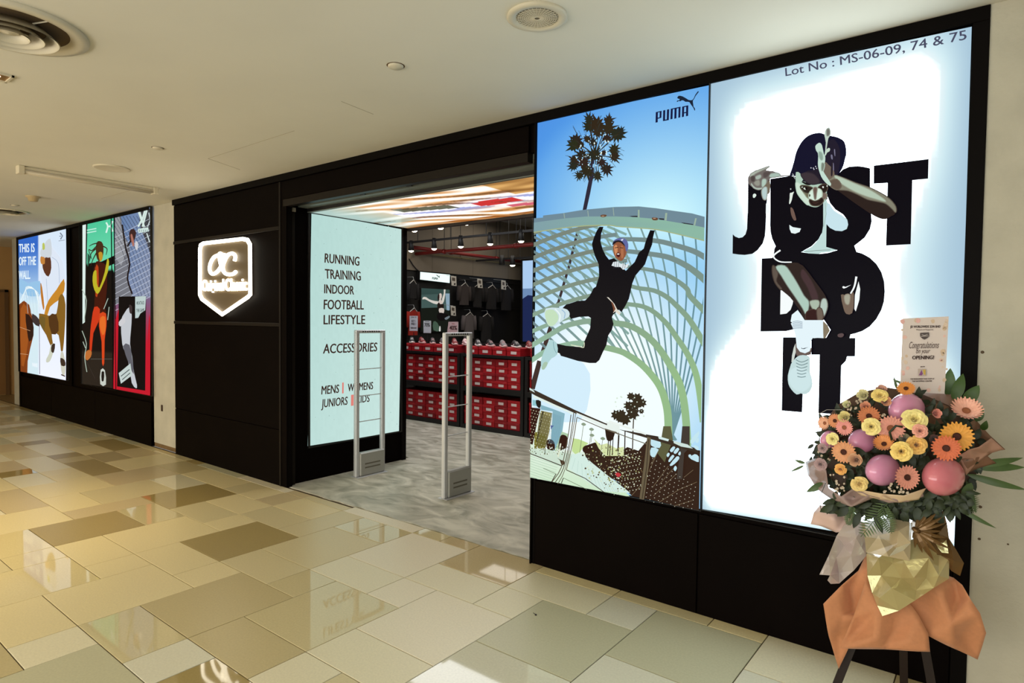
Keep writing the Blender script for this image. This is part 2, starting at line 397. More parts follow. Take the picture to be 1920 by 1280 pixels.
# black cladding bodies behind everything
bx('backing_board', M_CLAD, -14.0, -8.50, .02, Y1, 0, H, FW)
bx('backing_board', M_CLAD, -7.84, -5.56, .012, 1.60, 0, H, FW)
bx('backing_board', M_CLAD, -2.5, -.076, .01, Y1, 0, H, FW)
bx('backing_board', M_CLAD, -5.56, -2.5, .02, .27, 2.80, H, FW)
def clad(x0, x1, z0, z1): bx('cladding_panel', M_CLAD, x0, x1, -.003, .012, z0, z1, FW, b=.002)
za = at(450, 438, 1, 0).z; zb = at(450, 607, 1, 0).z; zc = at(450, 790, 1, 0).z
xs = at(526, 600, 1, 0).x
for (z0, z1) in ((.0, zc-.003), (zc+.003, zb-.02), (zb+.02, za-.02), (za+.02, H-.07)): clad(-7.83, xs-.012, z0, z1)
for z in (za, zb): bx('trim_strip', M_TRIM, -7.83, xs-.012, -.012, .012, z-.018, z+.018, FW, b=.002)
bx('trim_strip', M_TRIM, xs-.01, xs+.015, -.012, .012, 0, H-.07, FW, b=.002)
bx('cladding_panel', M_CLAD, xs+.017, -5.46, -.003, .012, 0, H-.07, FW, b=.002)
bx('top_rail', M_CLADB, -7.84, -.076, -.02, .02, H-.065, H-.001, FW, b=.002)
bx('top_rail', M_CLADB, -14.0, -8.50, -.012, .02, H-.05, H-.001, FW, b=.002)
bx('end_post', M_CLADB, -14.0, -13.93, -.01, .02, 0, H-.05, FW)
zl = 2.735
bx('lintel_panel', M_CLAD, -5.50, -2.56, -.004, .02, zl+.07, H-.07, FW, b=.002)
bx('lintel_edge', M_TRIM, -5.50, -2.56, -.012, .05, zl, zl+.065, FW, b=.002)
# corner post and shutter guide at the left jamb
bx('jamb_post', M_CLADB, -5.56, -5.46, .012, .06, 0, zl+.07, FW)
bx('shutter_guide', M_TRIM, -5.525, -5.50, .085, .12, 0, 2.70, FW, b=.003)
bx('guide_cap', mat('grey_cap', (150, 142, 128), .5), -5.53, -5.49, .082, .124, 2.70, 2.74, FW, b=.003)
bx('jamb_panel', M_CLAD, -5.56, -5.528, .06, 1.60, 0, zl, FW)
# grey shutter housing under the lintel
M_GREY = mat('grey_green_metal', (118, 124, 116), .4, metal=.2)
bx('shutter_housing', M_GREY, -5.52, -2.5, .05, .135, 2.765, 2.80, FW)
bx('shutter_slot', M_DARK, -5.52, -2.5, .135, .165, 2.78, 2.80, FW)
bx('shutter_housing', M_GREY, -5.52, -2.5, .165, .27, 2.755, 2.80, FW)
for px in (704, 788):
    q = at(px, 365 if px < 750 else 349, 2, 2.78); bx('shutter_clip', M_DARK, q.x-.03, q.x+.03, .128, .15, 2.755, 2.78, FW, b=.003)
# right pier of the doorway and the base panels under the posters
bx('jamb_panel', M_CLADB, -2.5, -2.47, -.004, Y1, 0, H-.07, FW)
for (x0, x1) in ((-2.47, -1.33), (-1.322, -.14)): clad(x0, x1, .0, .575)
bx('edge_strip', M_CLADB, -.137, -.076, -.02, .012, 0, H-.065, FW, b=.002)
bx('edge_strip', M_CLADB, -2.5, -2.49, -.02, 0, 0, H-.065, FW)
for (x0, x1) in ((-13.93, -12.3), (-12.29, -10.4), (-10.39, -8.51)): clad(x0, x1, 0, .56)
bx('cladding_panel', M_CLAD, -11.9, -11.35, -.003, .012, .565, H-.055, FW, b=.002)

# ---- shop interior shell
M_SW = mat('shop_grey_wall', (118, 108, 94), .85, noise=.04, nscale=3)
M_BLK = mat('black_slatwall', (20, 18, 17), .6)
SW = empty('wall_left', kind='structure')
bx('bulkhead', M_SW, -9.1, -8.97, 2.0, 11.0, 2.60, 3.88, SW)
bx('slatwall_board', M_BLK, -9.1, -9.0, 2.0, 11.0, 0, 2.60, SW)
for k in range(0, 9): bx('panel_joint', mat('joint_dark', (70, 64, 56), .9), -8.9705, -8.969, 3.0+k*1.22, 3.006+k*1.22, 2.60, 3.88, SW)
bx('wall_back', mat('shop_back_wall', (96, 88, 78), .85), -9.1, 1.2, 11.0, 11.1, 0, 3.88, kind='structure')
bx('wall_right', MATS['shop_back_wall'], 1.1, 1.2, Y1, 11.0, 0, 3.88, kind='structure')
bx('wall_front', MATS['shop_back_wall'], -9.1, -7.84, 1.5, 1.6, 0, 3.88, kind='structure')
mb = MB(); mb.box(-7.84, -2.5, 1.52, 1.6, 3.05, 3.88); mb.box(-2.6, 1.1, Y1, Y1+.1, 3.05, 3.88); mb.build('wall_front', MATS['shop_back_wall'], kind='structure')

# ================================================================ LIGHT BOXES
E1 = emis('backlit_film', 1.0)
def quadbox(name, Q, label, cat, val=-.004, depth=.03, group=None):
    "metal frame standing around a lit film on the plane y = val; Q TL TR BR BL pixels"
    P = [at(q[0], q[1], 1, val) for q in Q]
    t = empty(name, (P[3].x, 0, P[3].z), label, cat, group)
    x0, x1 = min(p.x for p in P), max(p.x for p in P); z0, z1 = min(p.z for p in P), max(p.z for p in P)
    fr = MB(); w_ = .0025
    for b4 in ((x0-w_, x1+w_, z1, z1+w_), (x0-w_, x1+w_, z0-w_, z0), (x0-w_, x0, z0, z1), (x1, x1+w_, z0, z1)):
        fr.box(b4[0], b4[1], -.018, .012, b4[2], b4[3])
    fr.build('frame', M_DARK, t)
    return t, x0, x1, z0, z1
# ---------------- sneaker advert with the leaping cat
QP = [(1008, 228), (1329, 160), (1315, 954), (999, 893)]
tP, *_ = quadbox('poster_lightbox', QP, 'tall lit blue poster of a man hanging from a lattice arch', 'lit poster')
A = Art(1, -.004, (0, -1, 0), clip=QP)
def mix(a, b, t):
    t = max(0, min(1, t)); return tuple(a[i]+(b[i]-a[i])*t for i in range(3))
def puma_bg(u, v):
    px, py = 1003+u*320, 215+v*700
    d = math.hypot((px-1245)/1.15, (py-440)/1.0)
    c = mix((206, 248, 255), (84, 156, 232), (d-30)/240)
    c = mix(c, (70, 136, 224), (d-240)/120)
    if v > .3:
        d2 = math.hypot((px-1150)/1.3, (py-700)/1.3); c2 = mix((246, 255, 255), (150, 206, 244), (d2-60)/130)
        c = mix(c, c2, (v-.3)/.15)
    return lin(c)
A.grid('print', QP, 40, 90, puma_bg)
# palm tree
A.z(1000, 190, .16407)
A.poly('palm_tree', [(562, 1250), (605, 1250), (650, 1050), (692, 830), (700, 560), (665, 560), (648, 830), (608, 1020)], (46, 42, 58))
blobs = [(640, 205, 55), (640, 290, 62), (735, 270, 75), (745, 350, 60), (860, 215, 50), (860, 310, 75), (845, 420, 45), (960, 385, 70), (1000, 340, 40), (925, 555, 55), (925, 640, 50), (490, 450, 60), (470, 505, 65), (550, 500, 35), (470, 670, 50), (465, 740, 50), (560, 620, 60), (580, 700, 60), (620, 800, 65), (530, 850, 45), (735, 850, 45), (840, 775, 60), (780, 690, 50), (700, 610, 68), (690, 470, 45), (620, 430, 40), (810, 590, 30)]
for (cx, cy, r) in blobs:
    n = 22; P = []; r *= 1.15
    a0 = math.atan2(cy-620, cx-705)
    for k in range(n):
        q = 2*math.pi*k/n; rr = r*(rnd.uniform(.95, 1.35) if k % 2 else rnd.uniform(.55, .85)); 
        if math.cos(q-a0) > .3 and k % 2: rr *= rnd.uniform(1.0, 1.5)
        P.append((cx+rr*math.cos(q), cy+rr*math.sin(q)))
    A.poly('palm_tree', P, (38+rnd.randint(0, 14), 34+rnd.randint(0, 10), 22+rnd.randint(0, 12)))
    A.line('palm_tree', [(705, 615), (cx, cy)], 1.6, (50, 42, 26))
for k in range(46):
    q = rnd.uniform(0, 6.28); r = rnd.uniform(150, 330); A.line('palm_tree', [(705+r*.8*math.cos(q), 560+r*1.05*math.sin(q)), (705+(r+80)*.85*math.cos(q+.1), 560+(r+80)*1.1*math.sin(q+.1))], .6, (52, 56, 50))
for k in range(70):
    q = rnd.uniform(0, 6.28); r = rnd.uniform(70, 215); c = A.px([(705+r*math.cos(q), 570+r*math.sin(q)*1.1)])[0]
    e = rnd.uniform(1.0, 2.6); A.poly('palm_tree', [(c[0]-e*.6, c[1]), (c[0], c[1]-e), (c[0]+e*.7, c[1]-.2), (c[0]+.2, c[1]+e*1.2)], rnd.choice([(200, 236, 250), (228, 244, 236), (150, 206, 240)]), raw=True)
# second trunk seen through the lattice
A.z(0, 0, 1)
A.line('palm_tree', [(1087, 432), (1070, 500), (1050, 568)], 5, (58, 46, 48)); A.line('palm_tree', [(1050, 568), (1016, 676), (1002, 728)], [7, 10], (62, 44, 40))
# lattice: ribs then hoops
def hoopcol(px, py): return mix((118, 140, 138), (150, 188, 138), (py-470)/230) if px > 1120 else mix((122, 134, 122), (146, 184, 158), (py-500)/150)
for k in range(18):
    xa = 700+k*26
    A.line('arch', [p for p in ((xa+t*12, 425+t*12*.40+.0009*(t*12)**2) for t in range(0, 32)) if p[0] < 1185], 4.6, lambda px, py: mix((112, 136, 140), (134, 170, 162), (px-1010)/120))
opening = [(1002, 674), (1030, 660), (1067, 649), (1100, 647), (1160, 660), (1183, 669), (1207, 686), (1225, 706), (1238, 726), (1246, 748), (1252, 778), (1254, 830), (1254, 870), (1000, 870)]
for k in range(16):
    x5 = 1092+k*16.5; s_ = .44-.44*(x5-1165)/110 if x5 < 1275 else 0-.15*(x5-1275)/40
    A.line('arch', [(x5+s_*(y-560)-(.0010 if y < 560 else .0002)*(y-560)**2, y) for y in range(428, 830, 22)], 3.2, lambda px, py: mix((128, 160, 156), (104, 146, 158), (px-1200)/100))
A.poly('print', opening, (244, 255, 255), sm=0)
A.poly('print', [(1008, 690), (1060, 662), (1110, 700), (1090, 790), (1002, 760)], (212, 238, 252), sm=3)
A.line('palm_tree', [(1016, 676), (1002, 728)], [9, 10], (62, 44, 40))
for k, y0 in enumerate((440, 462, 486, 510, 536, 563, 592, 622)):
    A.line('arch', [(1000+t*10, y0-.46*t*10+.0011*(t*10)**2) for t in range(0, 17 if k < 4 else 19)], 7.5, hoopcol)
hoops = [([(1165, 449), (1175, 449), (1205, 450), (1239, 453), (1271, 461), (1305, 472), (1330, 486)], [7, 11]),
 ([(1160, 472), (1184, 472), (1225, 477), (1257, 483), (1286, 496), (1308, 511), (1330, 530)], [7, 13]),
 ([(1175, 500), (1209, 504), (1242, 511), (1267, 523), (1291, 541), (1297, 555), (1321, 580), (1330, 590)], [6, 12]),
 ([(1175, 533), (1199, 540), (1230, 545), (1254, 557), (1272, 573), (1293, 595), (1310, 621), (1330, 655)], [7, 12]),
 ([(1160, 566), (1180, 570), (1207, 574), (1230, 585), (1254, 607), (1272, 632), (1290, 659), (1305, 690), (1314, 727), (1322, 790)], [7, 13]),
 ([(1000, 648), (1036, 627), (1062, 612), (1087, 605), (1112, 602), (1160, 606), (1183, 610), (1205, 621), (1222, 634), (1238, 651), (1254, 674), (1268, 698), (1279, 722), (1287, 760), (1292, 822), (1290, 850)], [9, 15]),
 ([(1000, 676), (1030, 657), (1067, 646), (1100, 644), (1160, 656), (1183, 666), (1207, 683), (1227, 704), (1241, 724), (1250, 747), (1256, 778), (1257, 830)], [9, 15])]
for P, wd in hoops: A.line('arch', P, wd, hoopcol, 4)
# top beam
A.z(1000, 370, .14847)
g4 = lambda P: [(x+1077.7, y) for x, y in P]    # second zoom starts 160 px further right
A.poly('arch', [(35, 270), (150, 262), (155, 235), (410, 205), (620, 170), (700, 160), (1040, 130)]+g4([(0, 128), (280, 122), (500, 145), (700, 175), (950, 210), (1120, 256), (1120, 400), (600, 310), (270, 270), (0, 260)])+[(1040, 258), (700, 260), (430, 285), (160, 320), (35, 345)], (112, 138, 152))
for x in (415, 715, 1035): A.line('arch', [(x, 205-(x-415)*.11), (x+10, 270-(x-415)*.05)], 1.5, (150, 172, 160))
for P in (g4([(270, 165), (290, 165), (290, 262), (268, 262)]), g4([(615, 203), (640, 205), (630, 300), (605, 298)]), g4([(990, 270), (1010, 272), (990, 362), (970, 360)])): A.poly('arch', P, (156, 180, 160))
for P in (g4([(160, 243), (265, 240), (265, 256), (200, 254)]), g4([(530, 270), (600, 275), (600, 292), (545, 288)]), g4([(810, 322), (965, 345), (965, 355), (850, 340)])): A.poly('arch', P, (40, 36, 40))
A.poly('arch', [(35, 325), (160, 308), (430, 272), (700, 248), (1040, 248)]+g4([(0, 248), (270, 260), (440, 275), (600, 298), (760, 325), (960, 358), (1120, 390), (1120, 556), (900, 502), (600, 432), (400, 402), (0, 374)])+[(1000, 360), (700, 365), (400, 395), (35, 452)], lambda px, py: mix((128, 160, 168), (140, 184, 164), (px-1010)/220), sm=0)
A.line('arch', [(35, 448), (400, 393), (700, 364), (1000, 360)]+g4([(0, 374), (400, 402), (600, 432), (900, 502), (1120, 558)]), 1.8, (168, 180, 132), 2)
for P in ([(875, 240), (895, 226), (945, 226), (955, 240), (930, 256), (890, 256)], g4([(445, 268), (470, 260), (520, 268), (515, 295), (460, 295)])): A.poly('figure', P, (104, 70, 50), sm=2); A.line('figure', [(P[0][0]+18, P[0][1]+4), (P[0][0]+50, P[0][1]+4)], .9, (224, 190, 160))
# man
g5 = lambda P: [((x*.15625)/.14847, (y*.15625+170)/.14847) for x, y in P]
g6 = lambda P: [((x*.15625+160)/.14847, (y*.15625+170)/.14847) for x, y in P]
body = [(865, 378), (915, 378), (885, 470), (878, 560), (905, 660), (945, 740), (985, 790), (1050, 772), (1145, 860)]+g4([(60, 880), (120, 930), (190, 860), (230, 820), (285, 700), (345, 650), (360, 590), (385, 520), (425, 420), (482, 425), (460, 520), (450, 600), (410, 700), (360, 850), (240, 990), (200, 1090), (175, 1200)])+g6([(180, 0), (150, 130), (110, 210), (60, 290), (30, 260)])+g5([(985, 320), (970, 350), (990, 430), (970, 500), (925, 570), (905, 680), (860, 770), (820, 860), (780, 895), (700, 895), (560, 870), (430, 830), (360, 810), (345, 780), (315, 770), (315, 665), (420, 690), (590, 705), (620, 700), (640, 640), (680, 550), (710, 480), (720, 360), (690, 340), (580, 345), (480, 370), (460, 330), (440, 260), (380, 240), (420, 200), (560, 155), (650, 150), (700, 100), (755, 0)])+[(760, 1185), (820, 1130), (860, 1000), (855, 850), (810, 750), (780, 650), (770, 590), (800, 500), (830, 430)]
A.poly('figure', body, (12, 9, 16))
A.z(1000, 540, .15625)
A.poly('figure', [(910, 110), (930, 112), (965, 150), (1000, 190), (1030, 250), (1075, 300), (1060, 325), (1010, 280), (985, 300), (1000, 250), (960, 160)], (226, 220, 206))
A.poly('figure', [(960, 160), (985, 180), (1015, 250), (990, 290), (985, 240)], (120, 70, 48))
A.poly('figure', [(180, 245), (340, 238), (430, 255), (465, 300), (455, 345), (400, 375), (330, 430), (270, 462), (210, 445), (170, 350)], (206, 226, 232), sm=2)
A.poly('figure', [(180, 270), (270, 260), (330, 330), (320, 400), (260, 455), (210, 440), (175, 350)], (196, 224, 190), sm=2)
A.line('figure', [(290, 250), (350, 320), (340, 400)], 2, (236, 250, 246), 3); A.line('figure', [(370, 260), (410, 300), (400, 365)], 1.6, (150, 184, 214), 3)
A.poly('figure', [(230, 620), (310, 655), (320, 790), (250, 840), (205, 900), (165, 970), (130, 965), (122, 870), (150, 780), (190, 690)], (176, 212, 214), sm=2)
A.poly('figure', [(130, 965), (165, 970), (205, 900), (180, 880), (150, 900)], (168, 196, 172), sm=2); A.line('figure', [(270, 640), (280, 720), (310, 780)], 1, (120, 160, 170), 3)
A.line('figure', [(480, 680), (590, 700), (635, 710), (640, 650)], 1.6, (222, 230, 200), 2)
A.z(980, 140, .32817)
A.poly('figure', [(530, 985), (545, 962), (580, 958), (607, 985), (604, 1030), (582, 1064), (560, 1060), (538, 1035)], (146, 88, 60), sm=3)
A.poly('figure', [(535, 985), (552, 975), (556, 1010), (545, 1035)], (206, 140, 96), sm=2)
A.poly('figure', [(575, 985), (588, 985), (590, 1040), (578, 1050)], (176, 112, 76), sm=2)
A.poly('figure', [(549, 1022), (562, 1018), (572, 1026), (566, 1044), (552, 1040)], (70, 16, 22), sm=2); A.poly('figure', [(553, 1024), (566, 1023), (566, 1030), (554, 1030)], (240, 232, 222))
A.line('figure', [(540, 992), (560, 988)], 1.2, (30, 20, 20)); A.line('figure', [(570, 990), (588, 993)], 1.2, (30, 20, 20))
A.poly('figure', [(528, 978), (532, 955), (550, 940), (580, 935), (605, 945), (617, 970), (615, 1000), (604, 1012), (598, 980), (575, 960), (548, 960)], (96, 104, 160), sm=2); A.poly('figure', [(528, 978), (532, 958), (560, 948), (585, 958), (600, 985), (575, 962), (550, 960)], (30, 26, 34), sm=2)
A.poly('figure', [(575, 944), (590, 940), (586, 950), (578, 952)], (220, 228, 240))
A.poly('figure', [(522, 1092), (532, 1072), (560, 1068), (575, 1085), (590, 1078), (600, 1090), (625, 1076), (612, 1102), (588, 1116), (572, 1100), (545, 1100)], (222, 232, 236))
for x in (540, 552, 564, 590, 602): A.line('figure', [(x, 1070), (x-4, 1108)], .7, (60, 60, 72))
# lower city behind the railing
A.z(990, 720, .15625)
h8 = lambda P: [((x*.17192+160)/.15625, (y*.17192+20)/.15625) for x, y in P]
A.poly('city', [(55, 280), (180, 300), (180, 760), (720, 800), (1250, 1330), (40, 1330)], lambda x, y: mix((226, 240, 226), (202, 232, 196), (y-840)/80))
A.poly('city', [(690, 740), (760, 715), (830, 690), (890, 700), (950, 800), (1050, 850), (1150, 830)]+h8([(60, 640), (180, 560), (300, 600), (400, 480), (560, 490), (980, 600), (990, 1260), (450, 1135), (235, 1092), (110, 985), (0, 905)])+[(1150, 1180), (1000, 1100), (880, 1010), (740, 920)], (52, 34, 24))
A.poly('city', [(570, 640), (640, 650), (760, 700), (700, 745), (660, 800), (600, 830), (560, 790)], (196, 222, 150))
A.poly('city', [(820, 640), (900, 720), (980, 700), (1090, 760), (1180, 740), (1180, 850), (960, 850), (880, 760)], (214, 226, 170))
A.poly('city', [(185, 240), (330, 290), (475, 345), (440, 600), (365, 800), (300, 790), (330, 320), (190, 300)], (134, 178, 192))
A.poly('city', [(440, 560), (520, 590), (500, 640), (380, 790), (350, 800)], (176, 206, 170))
A.poly('city', [(190, 310), (325, 340), (290, 560), (240, 760), (110, 765), (140, 600)], (140, 132, 84))
A.poly('city', [(110, 560), (250, 600), (240, 760), (110, 765)], (122, 116, 44))
A.poly('city', [(50, 270), (185, 285), (150, 420), (90, 720), (50, 700)], (52, 26, 18)); A.line('city', [(215, 320), (140, 680)], 2.4, (28, 18, 12))
A.poly('city', [(90, 180), (185, 200), (180, 260), (90, 250)], (142, 196, 204)); A.poly('city', [(130, 185), (190, 200), (180, 280), (140, 255)], (30, 28, 24), sm=2)
for P in ([(255, 680), (300, 650), (350, 690), (350, 780), (270, 770)], [(420, 620), (470, 600), (510, 640), (500, 740), (460, 770), (400, 780)], [(700, 740), (760, 720), (800, 760), (740, 820), (690, 790)]): A.poly('city', P, (50, 26, 18), sm=3)
A.poly('city', [(305, 485), (345, 490), (320, 515), (312, 540)], (76, 80, 150))
A.dots('city', A.px([(70+i*32+(j % 2)*16, 300+j*38+i*9) for i in range(8) for j in range(13) if 300+j*38+i*9 < 770]), .85, (226, 226, 190))
A.poly('city', [(60, 770), (200, 765), (420, 800), (560, 830), (540, 940), (440, 985), (60, 820)], (204, 224, 206))
A.line('city', [(60, 822), (240, 890), (440, 968)], 1.6, (60, 50, 36)); A.line('city', [(240, 750), (240, 830)], 1.2, (34, 26, 20))
A.poly('city', [(520, 1000), (560, 830), (680, 820), (800, 930), (960, 1060), (1260, 1290), (930, 1270), (740, 1150)], (212, 236, 226))
for k in range(14): A.line('city', [(560+k*40, 850+k*30), (500+k*62, 960+k*48)], .5, (176, 206, 196))
for k in range(9): A.line('city', [(60, 850+k*30), (400-k*10, 960+k*28)], .6, (160, 196, 168))
A.poly('city', [(380, 870), (420, 900), (440, 960), (470, 950), (475, 910), (440, 900)], (70, 52, 34), sm=2); A.line('city', [(430, 700), (400, 860)], 2.6, (226, 232, 206))
for (x, y, h_) in ((705, 470, 340), (800, 530, 180), (935, 640, 190), (805, 600, 90)):
    A.line('city', [(x, y), (x-h_*.14, y+h_)], .9, (120, 128, 104)); A.poly('city', [(x-30, y-2), (x, y-18), (x+30, y+4), (x+10, y+20), (x-14, y+16)], (140, 156, 132), sm=2)
A.poly('city', [(970, 460), (1110, 500), (1085, 560), (1060, 640), (1030, 670), (985, 660), (965, 560)], (46, 30, 20), sm=2)
for x in (1005, 1030, 1060, 1130): A.line('city', [(x, 600), (x-12, 840)], 1.6, (40, 26, 18))
for k in range(60):
    q = A.px([(rnd.uniform(700, 1150), rnd.uniform(740, 1150))])[0]
    A.dots('city', [q], rnd.uniform(.7, 1.9), rnd.choice([(220, 230, 200), (190, 200, 150), (150, 150, 90), (70, 50, 30)]))
for k in range(230):
    q = A.px([(rnd.uniform(690, 1150), 0)])[0][0]; y = rnd.uniform(832, 905) + (q-1100)*.25
    A.L = 330+k % 6; A.dots('city', [(q+rnd.uniform(-1, 1)+rnd.uniform(0, 60), y)], rnd.uniform(.6, 1.7), rnd.choice([(226, 232, 206), (196, 206, 160), (150, 150, 96), (84, 58, 36), (52, 32, 22), (110, 90, 60)]), 5)
for k in range(70):
    q = A.px([(rnd.uniform(60, 520), rnd.uniform(740, 830))])[0]; A.dots('city', [q], rnd.uniform(.6, 1.5), rnd.choice([(60, 44, 30), (120, 120, 90), (236, 244, 232), (150, 160, 120)]), 5)
for k in range(26): A.line('city', [(190+k*5, 330+k*2), (150+k*5, 740)], .4, (96, 92, 60))
for k in range(12): A.line('city', [(330+k*11, 330+k*4), (300+k*11, 700)], .35, (100, 140, 158))
A.L = 380
# shrub palms in the opening
for (x, y, r) in ((230, 10, 40), (300, 30, 50), (350, 80, 45), (280, 100, 55), (200, 110, 45), (250, 190, 65), (345, 170, 26), (130, 200, 45), (70, 210, 50), (170, 260, 55), (110, 250, 40)):
    n = 16; P = [(x+r*math.cos(6.283*k/n)*(1.25 if k % 2 else .8), y+r*math.sin(6.283*k/n)*(1.25 if k % 2 else .8)) for k in range(n)]
    A.poly('city', h8(P), (52, 42, 28))
for k in range(22): 
    c = A.px(h8([(rnd.uniform(60, 380), rnd.uniform(0, 260))]))[0]; A.dots('city', [c], rnd.uniform(.8, 1.8), (214, 232, 214), 5)
A.line('city', h8([(262, 250), (255, 400), (250, 620)]), 2, (60, 44, 30)); A.line('city', h8([(170, 380), (165, 640)]), 2, (44, 30, 22)); A.line('city', h8([(100, 380), (88, 600)]), 1.2, (60, 48, 34))
# lattice feet and dotted mesh on the right
A.poly('city', h8([(585, 330), (665, 330), (690, 480), (640, 600), (600, 720), (520, 620), (560, 480)]), (92, 92, 62)); A.poly('city', h8([(790, 330), (870, 330), (870, 560), (810, 620), (790, 900), (730, 900), (770, 560)]), (66, 58, 52))
for P in ([(655, 590), (690, 548), (715, 560), (680, 610)], [(695, 610), (735, 562), (758, 580), (720, 628)], [(620, 640), (640, 615), (655, 630), (635, 665)], [(640, 700), (680, 640), (705, 655), (655, 715)], [(655, 745), (730, 655), (760, 670), (735, 710), (680, 755)], [(870, 670), (925, 630), (968, 655), (968, 715), (920, 700)], [(695, 790), (715, 755), (733, 780), (715, 815)], [(745, 630), (765, 600), (775, 620), (765, 645)], [(858, 640), (880, 633), (888, 650), (865, 668)], [(455, 470), (555, 500), (545, 565), (455, 540)], [(455, 560), (535, 580), (490, 665), (445, 640)], [(880, 480), (900, 520), (965, 440), (970, 380)], [(915, 535), (965, 550), (965, 590), (930, 570)], [(935, 490), (968, 450), (968, 500), (945, 508)]):
    A.poly('city', h8(P), (196, 230, 240), sm=2)
for P in ([(470, 990), (640, 760)], [(540, 960), (690, 790)], [(480, 1080), (720, 850)], [(540, 1150), (760, 1010), (950, 930)], [(700, 1190), (900, 1130)], [(240, 1080), (340, 970)], [(810, 880), (910, 800)], [(450, 740), (530, 600), (430, 820)]): A.line('city', h8(P), .9, (116, 100, 76))
A.dots('city', A.px(h8([(20+i*34+(j % 2)*15, 640+j*44-i*10+(i*i*.2)) for i in range(10) for j in range(11)])), lambda x, y: .9, (228, 234, 206))
A.dots('city', A.px(h8([(430+i*42-j*8, 650+j*46+i*28) for i in range(13) for j in range(11)])), lambda x, y: .75, (216, 216, 196))
A.poly('city', h8([(65, 840), (100, 830), (130, 855), (95, 880)]), (190, 56, 62), sm=2)
# railing
A.poly('railing', [(75, 30), (130, 60), (620, 300), (980, 455), (1150, 530)]+h8([(420, 420), (540, 440), (920, 560), (965, 600), (965, 620), (700, 540), (420, 460), (200, 395), (0, 330)])+[(1150, 590), (960, 500), (600, 330), (200, 160), (75, 90)], (58, 46, 36))
A.poly('railing', [(75, 35), (120, 62), (140, 95), (75, 60)], (210, 226, 220)); A.poly('railing', [(120, 118), (190, 150), (600, 335), (590, 352), (180, 172), (120, 150)], (226, 240, 232))
A.poly('railing', [(635, 330), (1000, 480), (1000, 462), (980, 430), (1150, 480), (1150, 540), (1150, 570), (980, 520), (640, 352)], (232, 242, 236))
A.poly('railing', h8([(0, 285), (180, 350), (400, 425), (400, 405), (230, 345), (0, 265)]), (236, 244, 238)); A.poly('railing', h8([(530, 435), (650, 470), (640, 492), (540, 465)]), (214, 236, 232)); A.poly('railing', h8([(700, 488), (850, 525), (910, 570), (780, 548), (700, 510)]), (206, 226, 220))
A.line('railing', [(570, 355), (530, 640), (455, 980), (345, 1150)], 1.5, (96, 84, 66), 3); A.line('railing', [(605, 320), (560, 640), (480, 990), (380, 1160)], 1.5, (90, 80, 62), 3); A.line('railing', [(640, 390), (600, 640), (515, 1010)], 1.5, (110, 98, 76), 3)
A.line('railing', [(630, 320), (590, 560), (500, 1000), (410, 1180)], 1.2, (104, 92, 72), 3); A.line('railing', [(640, 385), (960, 520), (1150, 590)], 1.4, (100, 88, 70)); A.line('railing', [(515, 1010), (740, 1110), (960, 1270)], 1.5, (70, 62, 46)); A.line('railing', [(390, 1060), (340, 1150)], 1.5, (66, 58, 44)); A.line('railing', [(240, 990), (400, 1062)], .9, (110, 120, 96)); A.line('railing', [(480, 1105), (455, 1170)], 1.5, (66, 58, 44)); A.line('railing', [(480, 1105), (760, 1240)], .9, (110, 120, 96))
A.line('railing', h8([(0, 370), (180, 440), (420, 525)]), 1.6, (112, 104, 86)); A.poly('railing', h8([(415, 440), (455, 455), (440, 700), (380, 1118), (330, 1112), (385, 700)]), (104, 92, 70)); A.line('railing', h8([(430, 470), (410, 760), (360, 1110)]), 1.5, (60, 50, 38))
# logo and word
A.z(1220, 160, .07033)
NV = (16, 20, 62)
A.poly('logo', [(810, 400), (850, 352), (900, 352), (960, 370), (1040, 415), (1110, 460), (1170, 472), (1215, 462), (1250, 420), (1290, 330), (1340, 260), (1365, 232), (1388, 248), (1345, 300), (1300, 360), (1265, 430), (1230, 478), (1228, 520), (1240, 590), (1245, 640), (1280, 680), (1288, 735), (1268, 742), (1250, 690), (1225, 650), (1180, 590), (1135, 520), (1090, 512), (1030, 512), (985, 480), (940, 470), (900, 495), (850, 490), (825, 510), (798, 512), (815, 478), (870, 468), (880, 440), (830, 425)], (24, 36, 56))
def bar(P): A.poly('lettering', P, NV)
bar([(248, 782), (400, 745), (400, 770), (248, 806)]); bar([(248, 782), (305, 770), (298, 1048), (240, 1060)]); bar([(352, 757), (402, 745), (396, 930), (346, 944)]); bar([(298, 960), (396, 930), (390, 905), (298, 930)])
bar([(443, 738), (500, 724), (493, 1010), (437, 1020)]); bar([(545, 716), (603, 704), (593, 990), (537, 1002)]); bar([(437, 1020), (592, 992), (594, 962), (440, 990)])
bar([(645, 695), (905, 640), (905, 668), (645, 720)]); bar([(645, 695), (700, 684), (692, 962), (635, 976)]); bar([(745, 680), (803, 664), (795, 945), (738, 960)]); bar([(852, 652), (905, 640), (897, 922), (845, 936)])
bar([(948, 640), (1110, 605), (1110, 632), (948, 668)]); bar([(948, 640), (1003, 628), (995, 905), (940, 920)]); bar([(1055, 616), (1110, 605), (1105, 882), (1047, 896)]); bar([(1000, 820), (1055, 808), (1055, 780), (1000, 790)])
A.build(tP, E1)

